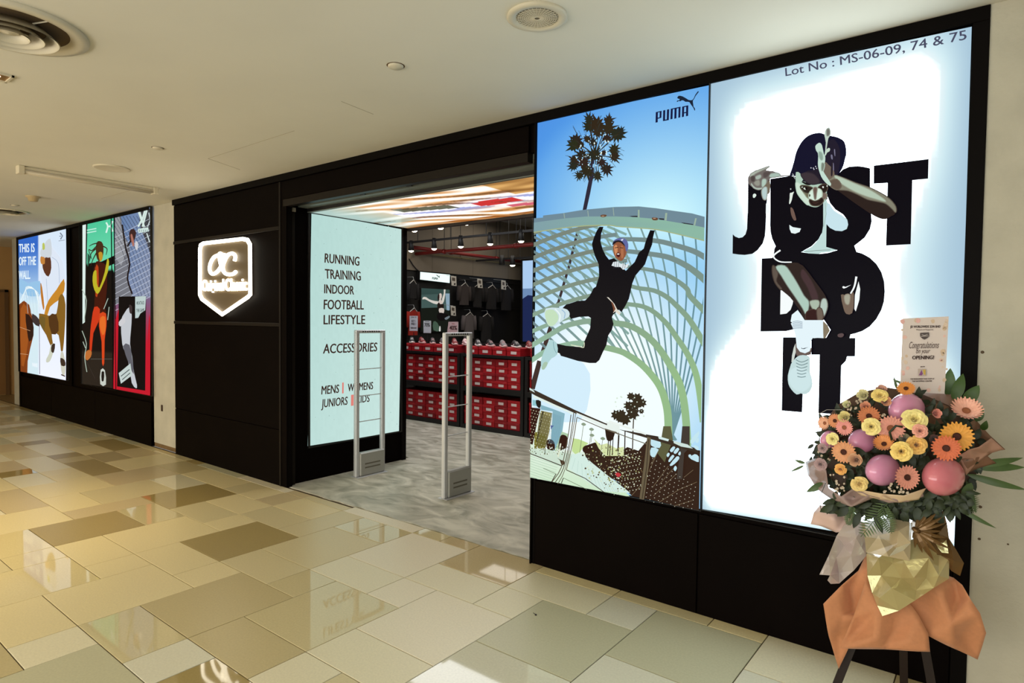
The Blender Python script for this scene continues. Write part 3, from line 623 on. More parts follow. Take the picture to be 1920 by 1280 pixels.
# ---------------- white running advert
QN = [(1332, 155), (1822, 50), (1792, 1034), (1317, 954)]
tN, *_ = quadbox('poster_lightbox', QN, 'tall glowing white poster of a crouching runner over huge black letters, at the right end', 'lit poster')
B = Art(1, -.004, (0, -1, 0), clip=QN)
def nike_bg(u, v):
    ss = lambda x: (lambda y: y*y*(3-2*y))(max(0, min(1, x)))
    band = math.exp(-((v-.46)/.17)**2)
    wl = .24+.22*band-(.16*ss((v-.52)/.15) if v > .52 else 0); t = ss((u+.03)/wl)*ss((1-u+.03)/(wl*.9))*ss((v+.02+.05*u)/.16)*ss((1-v+.03)/.07)
    c = mix((166, 196, 216), (214, 240, 246), t/.45) if t < .45 else mix((214, 240, 246), (255, 255, 255), (t-.45)/.3)
    L_ = lin(c); k = 1+4.2*max(0, (t-.6)/.4)**1.2; L_ = (L_[0]*(.82+.18/k), L_[1], L_[2]*(1.1-.1/k))
    return tuple(x*k for x in L_)
B.grid('print', QN, 44, 84, nike_bg)
ZA, ZB, ZC, ZD, ZE, ZF = (1360, 220, .14065), (1540, 220, .20314), (1360, 380, .14065), (1420, 440, .15625), (1440, 600, .15625), (1455, 290, .08596)
def K(Z, P): return [(Z[0]+x*Z[2], Z[1]+y*Z[2]) for x, y in P]
BK = (9, 6, 15); RW = dict(raw=True)
tank = K(ZB, [(45, 755), (90, 860), (250, 940), (255, 1060), (60, 1060), (48, 1195), (150, 1222), (80, 1242), (0, 1250)])+K(ZD, [(740, 232), (620, 224), (530, 205)])+K(ZC, [(1150, 585), (1240, 490), (1290, 400), (1300, 300), (1300, 0)])+K(ZA, [(1310, 1130)])
B.poly('figure', tank, (192, 220, 216), **RW)
B.poly('figure', K(ZB, [(60, 790), (120, 860), (215, 920), (248, 990), (200, 1048), (100, 1040), (40, 985)]), (200, 228, 236), sm=3, **RW)
B.line('figure', K(ZD, [(560, 205), (700, 190), (880, 180)]), 1, (120, 140, 132), **RW); B.line('figure', K(ZC, [(1330, 0), (1345, 150), (1310, 320)]), .9, (150, 176, 170), **RW)
def lt(P, **k): B.poly('lettering', P, BK, **RW, **k)
lt(K(ZA, [(305, 800), (600, 800), (560, 1050), (545, 1280)])+K(ZC, [(540, 300), (530, 440), (500, 540), (430, 630), (360, 680), (260, 695), (180, 690), (97, 678), (100, 420), (130, 450), (180, 470), (230, 460), (270, 420), (290, 350), (297, 140)])+K(ZA, [(300, 1280)]))
lt(K(ZA, [(600, 820), (870, 780), (1400, 860), (1360, 1090), (1310, 1130)])+K(ZC, [(1305, 0), (1305, 300), (1290, 400), (1240, 490), (1150, 580), (1015, 655), (1010, 720), (640, 720), (655, 610), (672, 580), (625, 480), (605, 400), (597, 300), (600, 0)]))
lt(K(ZB, [(50, 600), (50, 660), (55, 720), (80, 790), (130, 850), (200, 895), (240, 945), (248, 990), (235, 1030), (190, 1050), (130, 1045), (80, 1020), (48, 985), (45, 1195), (150, 1225), (305, 1260), (325, 1240), (305, 1185), (350, 1150), (400, 1110), (450, 1030), (465, 960), (460, 890), (450, 640), (450, 470), (400, 458), (340, 450), (260, 455), (200, 480), (160, 520), (100, 560)]))
lt(K(ZB, [(485, 445), (990, 385), (985, 565), (840, 580), (825, 1170), (597, 1183), (605, 940), (612, 605), (483, 612)]))
lt(K(ZD, [(55, 285), (178, 278), (215, 215), (530, 207), (620, 224), (740, 230), (850, 217), (950, 187), (1165, 150), (1190, 205), (1260, 225), (1350, 275), (1430, 350), (1490, 450), (1522, 560), (1530, 680), (1520, 800), (1490, 900), (1430, 1010), (1350, 1100), (1260, 1155), (1170, 1185), (1120, 1195), (1105, 1250), (820, 1250), (880, 1140), (800, 1020), (600, 1060), (450, 1132), (340, 1157), (38, 1160)]))
lt(K(ZE, [(180, 205), (440, 205), (425, 700), (410, 1105), (165, 1085)]))
lt(K(ZE, [(520, 210), (1050, 215), (1045, 435), (950, 435), (935, 490), (880, 545), (865, 1130), (605, 1115), (620, 415), (520, 415)]))
def grow(P, d):
    n = len(P); ar = sum(P[i-1][0]*P[i][1]-P[i][0]*P[i-1][1] for i in range(n)); sg = 1 if ar > 0 else -1; out = []
    for i in range(n):
        a, b = P[i-1], P[(i+1) % n]; dx, dy = b[0]-a[0], b[1]-a[1]; l = math.hypot(dx, dy) or 1
        out.append((P[i][0]+dy/l*d*sg, P[i][1]-dx/l*d*sg))
    return out
UND = {(132, 130, 112): (44, 32, 28), (182, 200, 180): (132, 130, 112), (174, 202, 188): (48, 36, 32), (170, 186, 168): (52, 38, 34), (182, 200, 190): (52, 38, 34), (52, 26, 24): (90, 74, 64), (110, 96, 84): (60, 44, 38), (96, 84, 74): (48, 36, 32), (70, 50, 52): (48, 36, 32), (168, 166, 148): (116, 98, 84), (98, 84, 72): (120, 112, 96),
 (206, 226, 208): (176, 204, 186), (112, 106, 82): (170, 186, 164), (122, 104, 92): (150, 160, 144), (60, 50, 56): (34, 28, 40), (44, 34, 28): (140, 140, 116), (40, 28, 24): (110, 96, 84), (214, 236, 220): (150, 160, 138), (104, 84, 76): (180, 194, 176), (40, 26, 22): (130, 124, 106), (172, 182, 168): (112, 104, 100), (190, 210, 196): (112, 104, 100), (168, 184, 172): (112, 104, 100), (176, 200, 186): (112, 104, 100), (168, 190, 178): (112, 104, 100), (150, 150, 138): (112, 104, 100), (78, 68, 66): (112, 104, 100), (86, 76, 74): (112, 104, 100), (184, 206, 204): (116, 104, 88), (142, 166, 152): (196, 222, 208), (120, 130, 116): (196, 222, 208), (112, 112, 104): (190, 208, 194), (206, 230, 232): (196, 220, 220)}
def fg(Z, P, c, sm=3):
    Q = K(Z, P)
    if c in UND:
        Qs_ = smooth_pts(Q, 3)
        for d, t in ((1.7, .2), (1.1, .4), (.5, .65), (-.1, .85)): B.poly('figure', grow(Qs_, d), mix(UND[c], c, t), raw=True)
        B.poly('figure', grow(Qs_, -.8), c, raw=True)
    else: B.poly('figure', Q, c, sm=sm, **RW)
WH = (246, 252, 252)
fg(ZD, [(280, 655), (350, 710), (432, 785), (425, 830), (400, 900), (350, 945), (275, 955)], WH, 0)
fg(ZC, [(855, 295), (900, 325), (1010, 343), (990, 390), (930, 413), (880, 402), (858, 350)], (232, 246, 246), 0)
fg(ZD, [(1215, 560), (1235, 650), (1225, 780), (1182, 920), (1165, 890), (1172, 720)], WH, 0)
# left hand behind the J
fg(ZA, [(308, 880), (305, 800), (340, 755), (400, 706), (500, 688), (588, 650), (596, 660), (545, 705), (640, 716), (700, 745), (740, 775), (870, 768), (870, 782), (600, 815), (570, 890), (520, 935), (440, 957), (370, 935)], (112, 104, 100), 2)
for P, c in (([(340, 760), (420, 715), (590, 655), (500, 700), (400, 750), (345, 800)], (172, 182, 168)), ([(345, 880), (400, 940), (480, 945), (520, 930), (450, 960), (380, 935)], (190, 210, 196)), ([(400, 800), (465, 768), (475, 800), (430, 828)], (168, 184, 172)), ([(500, 830), (545, 830), (540, 890), (500, 930), (490, 890)], (176, 200, 186)), ([(600, 760), (690, 745), (735, 780), (610, 800)], (168, 190, 178)), ([(390, 870), (450, 840), (460, 900), (420, 910)], (150, 150, 138)), ([(350, 800), (390, 790), (390, 850), (355, 850)], (78, 68, 66)), ([(520, 740), (600, 735), (560, 790), (520, 800)], (86, 76, 74))): fg(ZA, P, c, 2)
fg(ZA, [(500, 950), (545, 895), (600, 840), (600, 1000), (565, 1030), (550, 1095), (512, 1092), (490, 1020)], (116, 104, 88), 2); fg(ZA, [(500, 960), (540, 930), (560, 960), (550, 1085), (515, 1088), (494, 1020)], (184, 206, 204), 2)
fg(ZA, [(375, 1030), (400, 1018), (420, 1040), (395, 1075), (374, 1068)], (222, 236, 228), 2); fg(ZA, [(548, 1150), (598, 1165), (598, 1285), (545, 1285)], WH, 0)
# cap of hair
fg(ZA, [(865, 785), (890, 690), (920, 590), (940, 500), (975, 410), (1030, 320), (1100, 255), (1170, 225), (1260, 210), (1330, 230), (1430, 255), (1500, 270), (1590, 330), (1618, 470), (1600, 560), (1560, 690), (1450, 830), (1300, 900), (950, 790)], (19, 18, 42), 3)
fg(ZB, [(60, 240), (110, 205), (150, 240), (172, 300), (178, 380), (170, 450), (150, 520), (80, 560), (40, 450), (45, 330)], (34, 28, 44), 3)
for P in ([(90, 350), (105, 350), (108, 390), (95, 385)], [(120, 300), (130, 300), (132, 360), (124, 350)], [(108, 430), (118, 430), (120, 500), (112, 510)]): fg(ZB, P, (120, 116, 140), 2)
# face
fg(ZF, [(440, 420), (437, 560), (445, 680), (470, 830), (520, 930), (620, 1030), (700, 1100), (790, 1140), (880, 1150), (960, 1120), (1040, 1050), (1100, 985), (1112, 880), (1120, 750), (1100, 650), (980, 590), (900, 470), (500, 380)], (176, 204, 186), 2)
fg(ZF, [(450, 620), (520, 640), (560, 700), (600, 820), (700, 880), (740, 960), (745, 1060), (700, 1090), (620, 1020), (520, 900), (470, 800)], (206, 226, 208), 2)
fg(ZF, [(600, 800), (700, 840), (740, 900), (735, 960), (680, 920), (640, 860)], (112, 106, 82), 2); fg(ZF, [(1000, 860), (1060, 840), (1112, 880), (1090, 960), (1020, 960)], (122, 104, 92), 2)
fg(ZF, [(430, 330), (520, 400), (590, 480), (610, 540), (575, 590), (650, 600), (720, 660), (800, 640), (900, 655), (1000, 640), (1120, 680), (1050, 600), (980, 500), (935, 340), (900, 200), (440, 200)], (34, 28, 40), 2)
fg(ZF, [(560, 440), (640, 400), (800, 420), (900, 500), (960, 600), (880, 640), (760, 640), (640, 560)], (60, 50, 56), 2); fg(ZF, [(440, 200), (900, 200), (880, 330), (700, 360), (560, 420), (450, 330)], (19, 18, 42), 2)
fg(ZF, [(560, 595), (640, 605), (720, 640), (775, 668), (700, 672), (630, 645)], (22, 18, 20), 2); fg(ZF, [(545, 700), (620, 682), (720, 700), (815, 740), (805, 790), (730, 840), (650, 830), (585, 780)], (44, 34, 28), 2)
fg(ZF, [(560, 715), (600, 700), (590, 730)], (220, 232, 216), 0); fg(ZF, [(610, 740), (650, 722), (680, 740), (660, 768), (630, 765)], (220, 230, 216), 2); fg(ZF, [(645, 720), (690, 720), (700, 760), (660, 765)], (14, 10, 10), 2)
fg(ZF, [(570, 770), (620, 800), (640, 810), (600, 790)], (214, 226, 206), 0)
fg(ZF, [(935, 735), (1000, 675), (1110, 660), (1125, 760), (1060, 830), (1010, 790), (950, 765)], (40, 28, 24), 2); fg(ZF, [(1022, 700), (1052, 700), (1055, 730), (1028, 732)], (240, 244, 236), 2); fg(ZF, [(1115, 685), (1135, 672), (1138, 700), (1120, 708)], (220, 230, 220), 2)
fg(ZF, [(745, 850), (800, 782), (850, 760), (920, 750), (990, 780), (1015, 850), (1000, 940), (930, 985), (860, 1012), (790, 990), (738, 950)], (214, 236, 220), 2); fg(ZF, [(835, 740), (905, 735), (892, 860), (880, 960), (862, 975), (846, 880)], (104, 84, 76), 2)
fg(ZF, [(735, 880), (760, 870), (765, 910), (740, 930)], (70, 60, 50), 2)
fg(ZF, [(748, 990), (850, 1028), (950, 1000), (1010, 955), (1045, 1010), (985, 1090), (880, 1118), (780, 1090)], (40, 26, 22), 2); fg(ZF, [(800, 1045), (880, 1055), (960, 1030), (900, 1075), (830, 1070)], (66, 44, 38), 2)
fg(ZF, [(372, 430), (395, 432), (440, 545), (405, 510)], (170, 176, 178), 2); fg(ZF, [(320, 850), (360, 838), (410, 815), (385, 880), (360, 1000), (325, 1080), (303, 1070), (315, 950)], (226, 236, 226), 2); fg(ZF, [(328, 745), (350, 750), (345, 775), (328, 770)], (200, 206, 206), 2)
fg(ZC, [(878, 70), (915, 90), (950, 200), (955, 235), (925, 238), (890, 170)], (112, 88, 78), 2)
for (x, y) in ((780, 300), (830, 305), (880, 270), (900, 310), (845, 330)): fg(ZF, [(x-14, y), (x, y-16), (x+14, y), (x, y+16)], (214, 216, 222), 0)
# raised hand and forearm
fg(ZB, [(10, 560), (60, 530), (130, 540), (200, 560), (300, 600), (450, 650), (560, 700), (630, 745), (680, 800), (693, 860), (680, 900), (650, 915), (600, 943), (540, 935), (460, 893), (380, 840), (300, 785), (150, 675), (40, 605)], (44, 32, 28), 2)
fg(ZB, [(40, 570), (120, 542), (200, 562), (320, 610), (450, 655), (560, 710), (640, 765), (690, 830), (690, 880), (660, 850), (600, 800), (520, 780), (430, 760), (340, 715), (250, 680), (150, 668), (60, 610)], (132, 130, 112), 2)
fg(ZB, [(130, 545), (200, 568), (320, 620), (440, 670), (540, 730), (600, 780), (520, 760), (420, 730), (320, 690), (230, 640), (160, 590)], (182, 200, 180), 2)
fg(ZB, [(80, 600), (150, 580), (190, 640), (150, 670), (90, 635)], (98, 84, 72), 2)
fg(ZB, [(0, 500), (40, 420), (70, 440), (110, 480), (130, 540), (60, 590), (15, 570)], (112, 98, 86), 2); fg(ZB, [(100, 430), (115, 430), (110, 540), (95, 540)], (40, 32, 40), 2)
fg(ZA, [(1210, 400), (1235, 365), (1270, 350), (1300, 385), (1325, 500), (1342, 530), (1340, 600), (1315, 700), (1335, 760), (1420, 890), (1400, 920), (1340, 870), (1290, 800), (1255, 700), (1245, 620), (1250, 500), (1225, 460)], (196, 222, 208), 2)
fg(ZA, [(1262, 470), (1300, 490), (1310, 560), (1290, 580), (1262, 530)], (142, 166, 152), 2); fg(ZA, [(1300, 620), (1330, 640), (1310, 720), (1295, 700)], (120, 130, 116), 2)
fg(ZA, [(1332, 250), (1345, 180), (1385, 145), (1410, 165), (1418, 240), (1385, 290), (1366, 400), (1350, 500), (1335, 515), (1352, 350)], (190, 208, 194), 2); fg(ZA, [(1365, 180), (1395, 170), (1402, 230), (1370, 260)], (112, 112, 104), 2)
fg(ZA, [(1335, 510), (1355, 450), (1385, 420), (1408, 428), (1400, 465), (1370, 480), (1350, 520)], (196, 216, 200), 2)
# shorts, legs
B.line('figure', K(ZD, [(290, 190), (235, 228), (208, 262), (232, 298), (300, 330), (425, 332)]), [3.2, 2.2], WH, 3, **RW)
fg(ZD, [(198, 370), (235, 378), (290, 388), (345, 365), (450, 335), (560, 375), (700, 555), (800, 690), (842, 770), (858, 860), (830, 970), (770, 1060), (710, 1092), (640, 1080), (570, 1020), (530, 920), (480, 850), (400, 745), (290, 655), (230, 575), (198, 470)], (48, 36, 32), 2)
fg(ZD, [(198, 380), (225, 390), (260, 470), (240, 560), (300, 640), (290, 655), (228, 575), (198, 470)], (96, 84, 74), 2)
fg(ZD, [(560, 420), (650, 540), (700, 640), (740, 760), (680, 790), (620, 640), (540, 500)], (70, 50, 52), 2)
fg(ZD, [(238, 388), (342, 375), (420, 470), (500, 600), (570, 730), (628, 800), (626, 880), (600, 960), (555, 880), (470, 750), (380, 620), (300, 490)], (174, 202, 188), 2)
fg(ZD, [(645, 800), (740, 788), (755, 840), (712, 912), (665, 870)], (170, 186, 168), 2); fg(ZD, [(790, 780), (835, 775), (852, 860), (820, 960), (780, 980), (770, 870)], (182, 200, 190), 2); fg(ZD, [(610, 930), (690, 900), (770, 960), (740, 1060), (650, 1070), (600, 1010)], (52, 26, 24), 2); fg(ZD, [(730, 900), (780, 890), (800, 990), (750, 1050)], (110, 96, 84), 2)
fg(ZD, [(1015, 722), (1070, 728), (1130, 715), (1165, 690), (1170, 800), (1150, 940), (1080, 950), (1045, 880)], (116, 98, 84), 2); fg(ZD, [(1060, 735), (1120, 725), (1110, 830), (1070, 820)], (168, 166, 148), 2)
B.line('figure', K(ZD, [(1200, 505), (1185, 590), (1165, 650), (1130, 708)]), [4, 2.6], WH, 3, **RW); fg(ZD, [(1032, 628), (1045, 618), (1070, 628), (1138, 603), (1080, 638), (1050, 648), (1036, 640)], WH, 0)
fg(ZD, [(800, 1025), (860, 1090), (885, 1150), (830, 1240), (790, 1240)], (132, 120, 98), 0); fg(ZE, [(850, 170), (900, 155), (925, 175), (900, 205), (855, 200)], (92, 74, 74), 2)
fg(ZE, [(340, 290), (360, 260), (380, 330), (540, 330), (530, 410), (440, 430), (360, 425), (345, 380)], (104, 88, 82), 0)
fg(ZD, [(415, 1040), (430, 960), (500, 903), (545, 965), (600, 1050), (705, 1096), (795, 1035), (803, 1020), (805, 1230), (690, 1240)], (232, 248, 252), 0)
fg(ZE, [(290, 40), (360, 0), (680, 0), (672, 60), (680, 215), (555, 210), (528, 250), (532, 320), (515, 370), (460, 396), (400, 378), (360, 325), (350, 210), (330, 130)], (228, 244, 250), 0)
for k in range(6): B.line('figure', K(ZE, [(310, 20+k*16), (370, 10+k*17), (430, 25+k*14)]), .9, (130, 150, 168), 3, **RW)
fg(ZE, [(415, 325), (430, 338), (500, 322), (450, 345), (420, 342)], (60, 70, 80), 0)
fg(ZE, [(325, 330), (345, 280), (350, 380), (330, 460), (320, 505), (298, 500), (305, 420)], (206, 214, 206), 0)
fg(ZE, [(300, 510), (350, 450), (400, 420), (470, 420), (520, 450), (520, 620), (545, 720), (545, 790), (510, 860), (450, 886), (410, 872), (360, 886), (300, 830), (262, 760), (255, 660), (285, 550)], (196, 220, 220), 2)
fg(ZE, [(290, 600), (400, 560), (510, 640), (530, 760), (440, 850), (330, 820), (275, 720)], (206, 230, 232), 2)
for k in range(6): B.line('figure', K(ZE, [(350+k*4, 470+k*40), (420, 500+k*36), (500-k*6, 470+k*40)]), 1.3, (104, 128, 132), 3, **RW)
B.text('notice', 'Lot No : MS-06-09, 74 & 75', (1476, 146), (1813, 78), (1475, 131), (74, 76, 98), off=.012)
B.build(tN, E1)
# ---------------- left run of posters
Lz = (0, 360, .40621)
def Lq(P): return [(x*Lz[2], 360+y*Lz[2]) for x, y in P]
def newart(Q, val=-.004): return Art(1, val, (0, -1, 0), clip=Q)
# sky and skate bowl / sitting man
Q1 = Lq([(84, 206), (309, 161), (304, 868), (89, 826)])
t1, *_ = quadbox('poster_lightbox', Q1, 'leftmost lit poster: blue slogan sky and seated man in white shirt', 'lit poster')
C = newart(Q1); C.t = Lz
def bg1(u, v):
    if u < .44: return lin(mix((46, 104, 200), (206, 232, 246), (v-.08)/.4) if v < .5 else (214, 236, 244))
    return tuple(x*1.1 for x in lin(mix((206, 222, 238), (232, 236, 252), v)))
C.grid('print', Q1, 30, 60, bg1)
C.poly('print', [(95, 400), (130, 420), (184, 410), (184, 480), (100, 470), (86, 440)], (150, 196, 232), sm=2)
C.poly('figure', [(86, 520), (110, 500), (135, 520), (150, 580), (155, 660), (140, 720), (128, 780), (126, 850), (86, 850)], (128, 62, 24))
C.poly('figure', [(95, 540), (125, 530), (135, 620), (120, 760), (100, 800)], (160, 84, 30), sm=2)
C.poly('figure', [(118, 560), (150, 590), (155, 660), (135, 690), (125, 640)], (44, 24, 18), sm=2)
C.line('figure', [(88, 622), (140, 640)], .8, (206, 160, 120)); C.line('figure', [(88, 745), (130, 750)], .8, (206, 160, 120))
for k in range(5): C.line('figure', [(88+k*10, 520-k*8), (120, 450-k*3), (160, 450), (184, 480+k*16)], .8, (240, 250, 250), 3)
for k in range(5): C.line('figure', [(120+k*14, 460), (130+k*14, 560)], .6, (190, 212, 220))
C.line('figure', [(182, 560), (184, 840)], .9, (70, 70, 80)); C.poly('figure', [(150, 560), (184, 590), (180, 620), (152, 600)], (60, 50, 50), sm=2)
for k, (tx, y) in enumerate((('THIS IS', 278), ('OFF THE', 338), ('WALL.', 402))):
    e = (160, 166, 140)[k]; C.text('lettering', tx, (88, y), (e, y-2), (88, y-40), (226, 240, 246), off=.03, raw=False)
C.poly('figure', [(192, 270), (215, 228), (232, 215), (240, 250), (262, 280), (290, 320), (302, 400), (290, 440), (262, 560), (225, 570), (205, 470), (190, 380)], (222, 232, 246), sm=2)
C.line('figure', [(240, 300), (270, 330), (275, 420)], .7, (150, 170, 200), 3); C.line('figure', [(215, 400), (222, 520)], .7, (160, 178, 204))
C.poly('figure', [(196, 330), (212, 300), (232, 296), (238, 350), (225, 390), (205, 370)], (92, 52, 34), sm=2)
C.poly('figure', [(188, 300), (205, 292), (208, 330), (190, 330)], (196, 130, 60), sm=2); C.poly('figure', [(205, 245), (215, 226), (234, 215), (240, 262), (236, 300), (210, 300), (190, 295), (188, 270)], (206, 214, 220), sm=2); C.poly('figure', [(197, 238), (206, 236), (208, 262), (198, 266)], (186, 196, 90), sm=2)
C.poly('figure', [(296, 400), (298, 455), (270, 500), (232, 530), (215, 600), (212, 640), (205, 640), (206, 560), (225, 500), (262, 450)], (200, 136, 44), sm=2); C.poly('figure', [(188, 420), (196, 440), (206, 530), (200, 540), (190, 480)], (190, 120, 44), sm=2)
C.poly('figure', [(184, 560), (225, 570), (262, 560), (272, 490), (290, 470), (304, 520), (300, 640), (292, 730), (282, 730), (272, 660), (240, 650), (246, 700), (236, 712), (215, 660), (186, 610)], (134, 96, 34), sm=2)
C.poly('figure', [(225, 575), (262, 565), (272, 640), (240, 655)], (82, 52, 24), sm=2); C.poly('figure', [(186, 575), (210, 580), (205, 640), (186, 605)], (112, 90, 40), sm=2)
C.poly('figure', [(236, 705), (256, 700), (246, 745), (232, 780), (216, 786), (215, 770), (228, 745)], (206, 210, 192), sm=2); C.poly('figure', [(240, 705), (256, 700), (250, 740), (238, 735)], (58, 44, 34), sm=2)
C.poly('figure', [(282, 740), (294, 740), (304, 800), (300, 845), (288, 842), (280, 790)], (206, 206, 190), sm=2); C.poly('figure', [(280, 765), (300, 775), (304, 800), (284, 800)], (60, 46, 36), sm=2); C.line('figure', [(284, 842), (302, 850)], 2, (60, 40, 24))
C.line('logo', [(279, 188), (290, 202), (281, 218)], 2.4, (122, 134, 150)); C.line('logo', [(272, 226), (301, 221)], 1.2, (150, 160, 176)); C.line('logo', [(276, 204), (283, 203)], 1.6, (122, 134, 150)); C.text('logo', 'VANS', (150, 804), (174, 808), (150, 786), (236, 244, 250), off=.04, raw=False)
C.build(t1, E1)
# green runner
Q2 = Lq([(378, 142), (529, 106), (524, 906), (378, 884)])
t2, *_ = quadbox('poster_lightbox', Q2, 'lit poster of a red-legged runner below a green top, middle of the left posters', 'lit poster')
C = newart(Q2); C.t = Lz
def bg2(u, v):
    if v < .24+.08*u: return lin(mix((70, 196, 150), (104, 214, 170), v/.2))
    return lin((16, 14, 14) if v < .8 else (40, 34, 28))
C.grid('print', Q2, 24, 60, bg2)
C.poly('print', [(378, 140), (404, 135), (400, 320), (395, 610), (378, 610)], (14, 12, 12)); C.poly('print', [(381, 142), (397, 138), (392, 600), (381, 608)], (222, 240, 234))
C.poly('print', [(404, 330), (470, 320), (529, 292), (529, 330), (460, 360), (404, 380)], (10, 10, 10)); C.poly('print', [(404, 280), (420, 300), (408, 340), (404, 345)], (40, 90, 70))
for y in (168, 180): C.line('lettering', [(402, y+8), (445, y)], 2, (190, 236, 220))
C.line('logo', [(490, 140), (498, 158), (490, 188)], 3, (214, 244, 232), 3); C.line('logo', [(521, 134), (512, 156), (521, 182)], 3, (214, 244, 232), 3); C.line('logo', [(496, 160), (515, 156)], 3, (214, 244, 232))
C.poly('figure', [(445, 235), (462, 226), (476, 240), (478, 280), (470, 312), (455, 318), (444, 290)], (70, 42, 20), sm=2); C.poly('figure', [(455, 280), (472, 278), (474, 306), (462, 320)], (190, 146, 40), sm=2)
for P in ([(450, 245), (425, 270), (410, 265), (420, 300)], [(455, 235), (430, 240), (412, 250)], [(446, 280), (430, 310), (420, 340)], [(476, 250), (495, 262), (490, 290)], [(445, 260), (420, 285), (424, 310)]): C.line('figure', P, [2.4, 1], (52, 34, 20), 3)
C.poly('figure', [(445, 320), (470, 325), (492, 345), (495, 440), (485, 530), (490, 560), (440, 570), (436, 520), (440, 440), (430, 380)], (66, 22, 12), sm=2); C.poly('figure', [(440, 350), (455, 345), (455, 460), (442, 480)], (178, 66, 26), sm=2)
C.poly('figure', [(432, 370), (446, 362), (448, 420), (460, 440), (484, 370), (496, 308), (504, 320), (498, 370), (470, 440), (452, 470), (436, 450), (428, 410)], (188, 180, 40), sm=2)
C.poly('figure', [(436, 530), (462, 540), (455, 600), (432, 650), (424, 730), (414, 730), (418, 640), (424, 590)], (206, 58, 26), sm=2); C.poly('figure', [(462, 560), (490, 560), (492, 620), (484, 680), (482, 790), (472, 790), (470, 690), (458, 620)], (214, 70, 28), sm=2)
C.poly('figure', [(464, 580), (486, 575), (488, 640), (474, 660), (462, 620)], (228, 110, 40), sm=2)
C.poly('figure', [(396, 740), (410, 728), (424, 736), (420, 760), (404, 776), (394, 765)], (190, 110, 50), sm=2); C.poly('figure', [(466, 820), (485, 822), (490, 888), (464, 886)], (200, 206, 196), sm=2); C.poly('figure', [(470, 830), (482, 830), (480, 870), (470, 870)], (30, 26, 24), sm=2)
for P in ([(380, 450), (400, 500), (388, 600)], [(380, 640), (400, 700), (392, 760), (402, 830)], [(500, 490), (480, 540)], [(505, 530), (498, 590)], [(384, 690), (396, 720)]): C.line('figure', P, 1.3, (180, 196, 180), 3)
C.line('figure', [(420, 770), (520, 770)], .9, (90, 90, 84)); C.line('figure', [(400, 780), (440, 860)], .8, (60, 50, 44))
C.build(t2, E1)
# net and red frame
Q3 = Lq([(531, 105), (697, 69), (693, 938), (525, 907)])
t3, *_ = quadbox('poster_lightbox', Q3, 'lit poster with steel net above and red border below, beside the plaster pier', 'lit poster')
C = newart(Q3); C.t = Lz
def bg3(u, v):
    if v < .48: return lin(mix((92, 122, 168), (140, 150, 176), u*.6+v))
    return lin(mix((120, 96, 130), (196, 28, 50), (v-.48)/.25))
C.grid('print', Q3, 24, 60, bg3)
C.poly('print', [(640, 95), (697, 75), (697, 300), (680, 240), (650, 170)], (66, 66, 70)); C.poly('print', [(531, 105), (556, 100), (566, 170), (600, 260), (590, 400), (612, 480), (531, 520)], (116, 118, 126)); C.poly('print', [(531, 110), (550, 106), (560, 170), (590, 250), (575, 300), (560, 340), (531, 300)], (150, 152, 158))
for k in range(13): C.line('net', [(531+k*16-60, 110), (560+k*16, 260), (640+k*16, 480)], .7, (34, 40, 62))
for k in range(15): C.line('net', [(697, 120+k*26), (531, 210+k*26)] if k < 14 else [(697, 480), (600, 540)], .6, (214, 220, 232))
for P in ([(566, 150), (580, 250), (600, 330), (590, 400), (612, 470)], [(600, 190), (606, 220), (590, 250)]): C.line('net', P, 3, (30, 22, 24), 3)
C.poly('figure', [(600, 180), (618, 170), (630, 190), (618, 230), (600, 220)], (60, 34, 34), sm=2); C.poly('figure', [(604, 200), (612, 196), (622, 240), (614, 250)], (170, 110, 96), sm=2); C.poly('figure', [(628, 225), (640, 240), (634, 270), (624, 250)], (206, 206, 212), sm=2)
C.poly('print', [(550, 482), (676, 480), (672, 916), (542, 896)], (12, 10, 12))
C.poly('print', [(525, 880), (531, 600), (550, 540), (542, 896), (672, 916), (690, 560), (697, 600), (693, 938), (525, 907)], (196, 24, 44))
C.poly('figure', [(560, 600), (575, 560), (600, 530), (610, 570), (606, 640), (602, 700), (612, 760), (620, 830), (634, 890), (630, 905), (610, 880), (598, 800), (580, 740), (566, 700)], (196, 200, 206), sm=2)
C.poly('figure', [(550, 600), (575, 575), (580, 600), (556, 620)], (206, 206, 210), sm=2); C.poly('figure', [(570, 710), (600, 705), (612, 770), (620, 840), (600, 800)], (96, 96, 104), sm=2); C.poly('figure', [(598, 520), (612, 528), (610, 560), (600, 555)], (60, 50, 50), sm=2)
C.poly('notice', [(626, 482), (676, 480), (672, 545), (650, 560), (640, 580), (626, 582)], (188, 206, 204)); C.poly('notice', [(550, 835), (604, 790), (612, 845), (560, 884)], (196, 210, 206))
for k, tx in enumerate(('WE ATTACK', 'THE GAME')): C.text('lettering', tx, (632, 520+k*34), (668, 518+k*34), (632, 504+k*34), (54, 70, 70), off=.02, raw=False)
for k in range(2): C.line('lettering', [(560+k*6, 850+k*16), (600+k*3, 818+k*16)], 1.5, (70, 84, 84))
for P in ([(640, 85), (655, 130), (640, 160), (660, 125), (672, 82)], [(645, 88), (668, 160)], [(680, 84), (660, 160)]): C.line('logo', P, 3.2, (214, 232, 226))
C.line('logo', [(640, 180), (688, 172)], 8, (206, 226, 222)); 
for k in range(5): C.line('logo', [(646+k*9, 174), (646+k*9, 184)], .8, (70, 86, 92))
C.line('logo', [(680, 190), (694, 232)], 2, (206, 220, 220)); C.line('logo', [(690, 95), (696, 130), (684, 160)], 2, (200, 210, 214))
C.build(t3, E1)

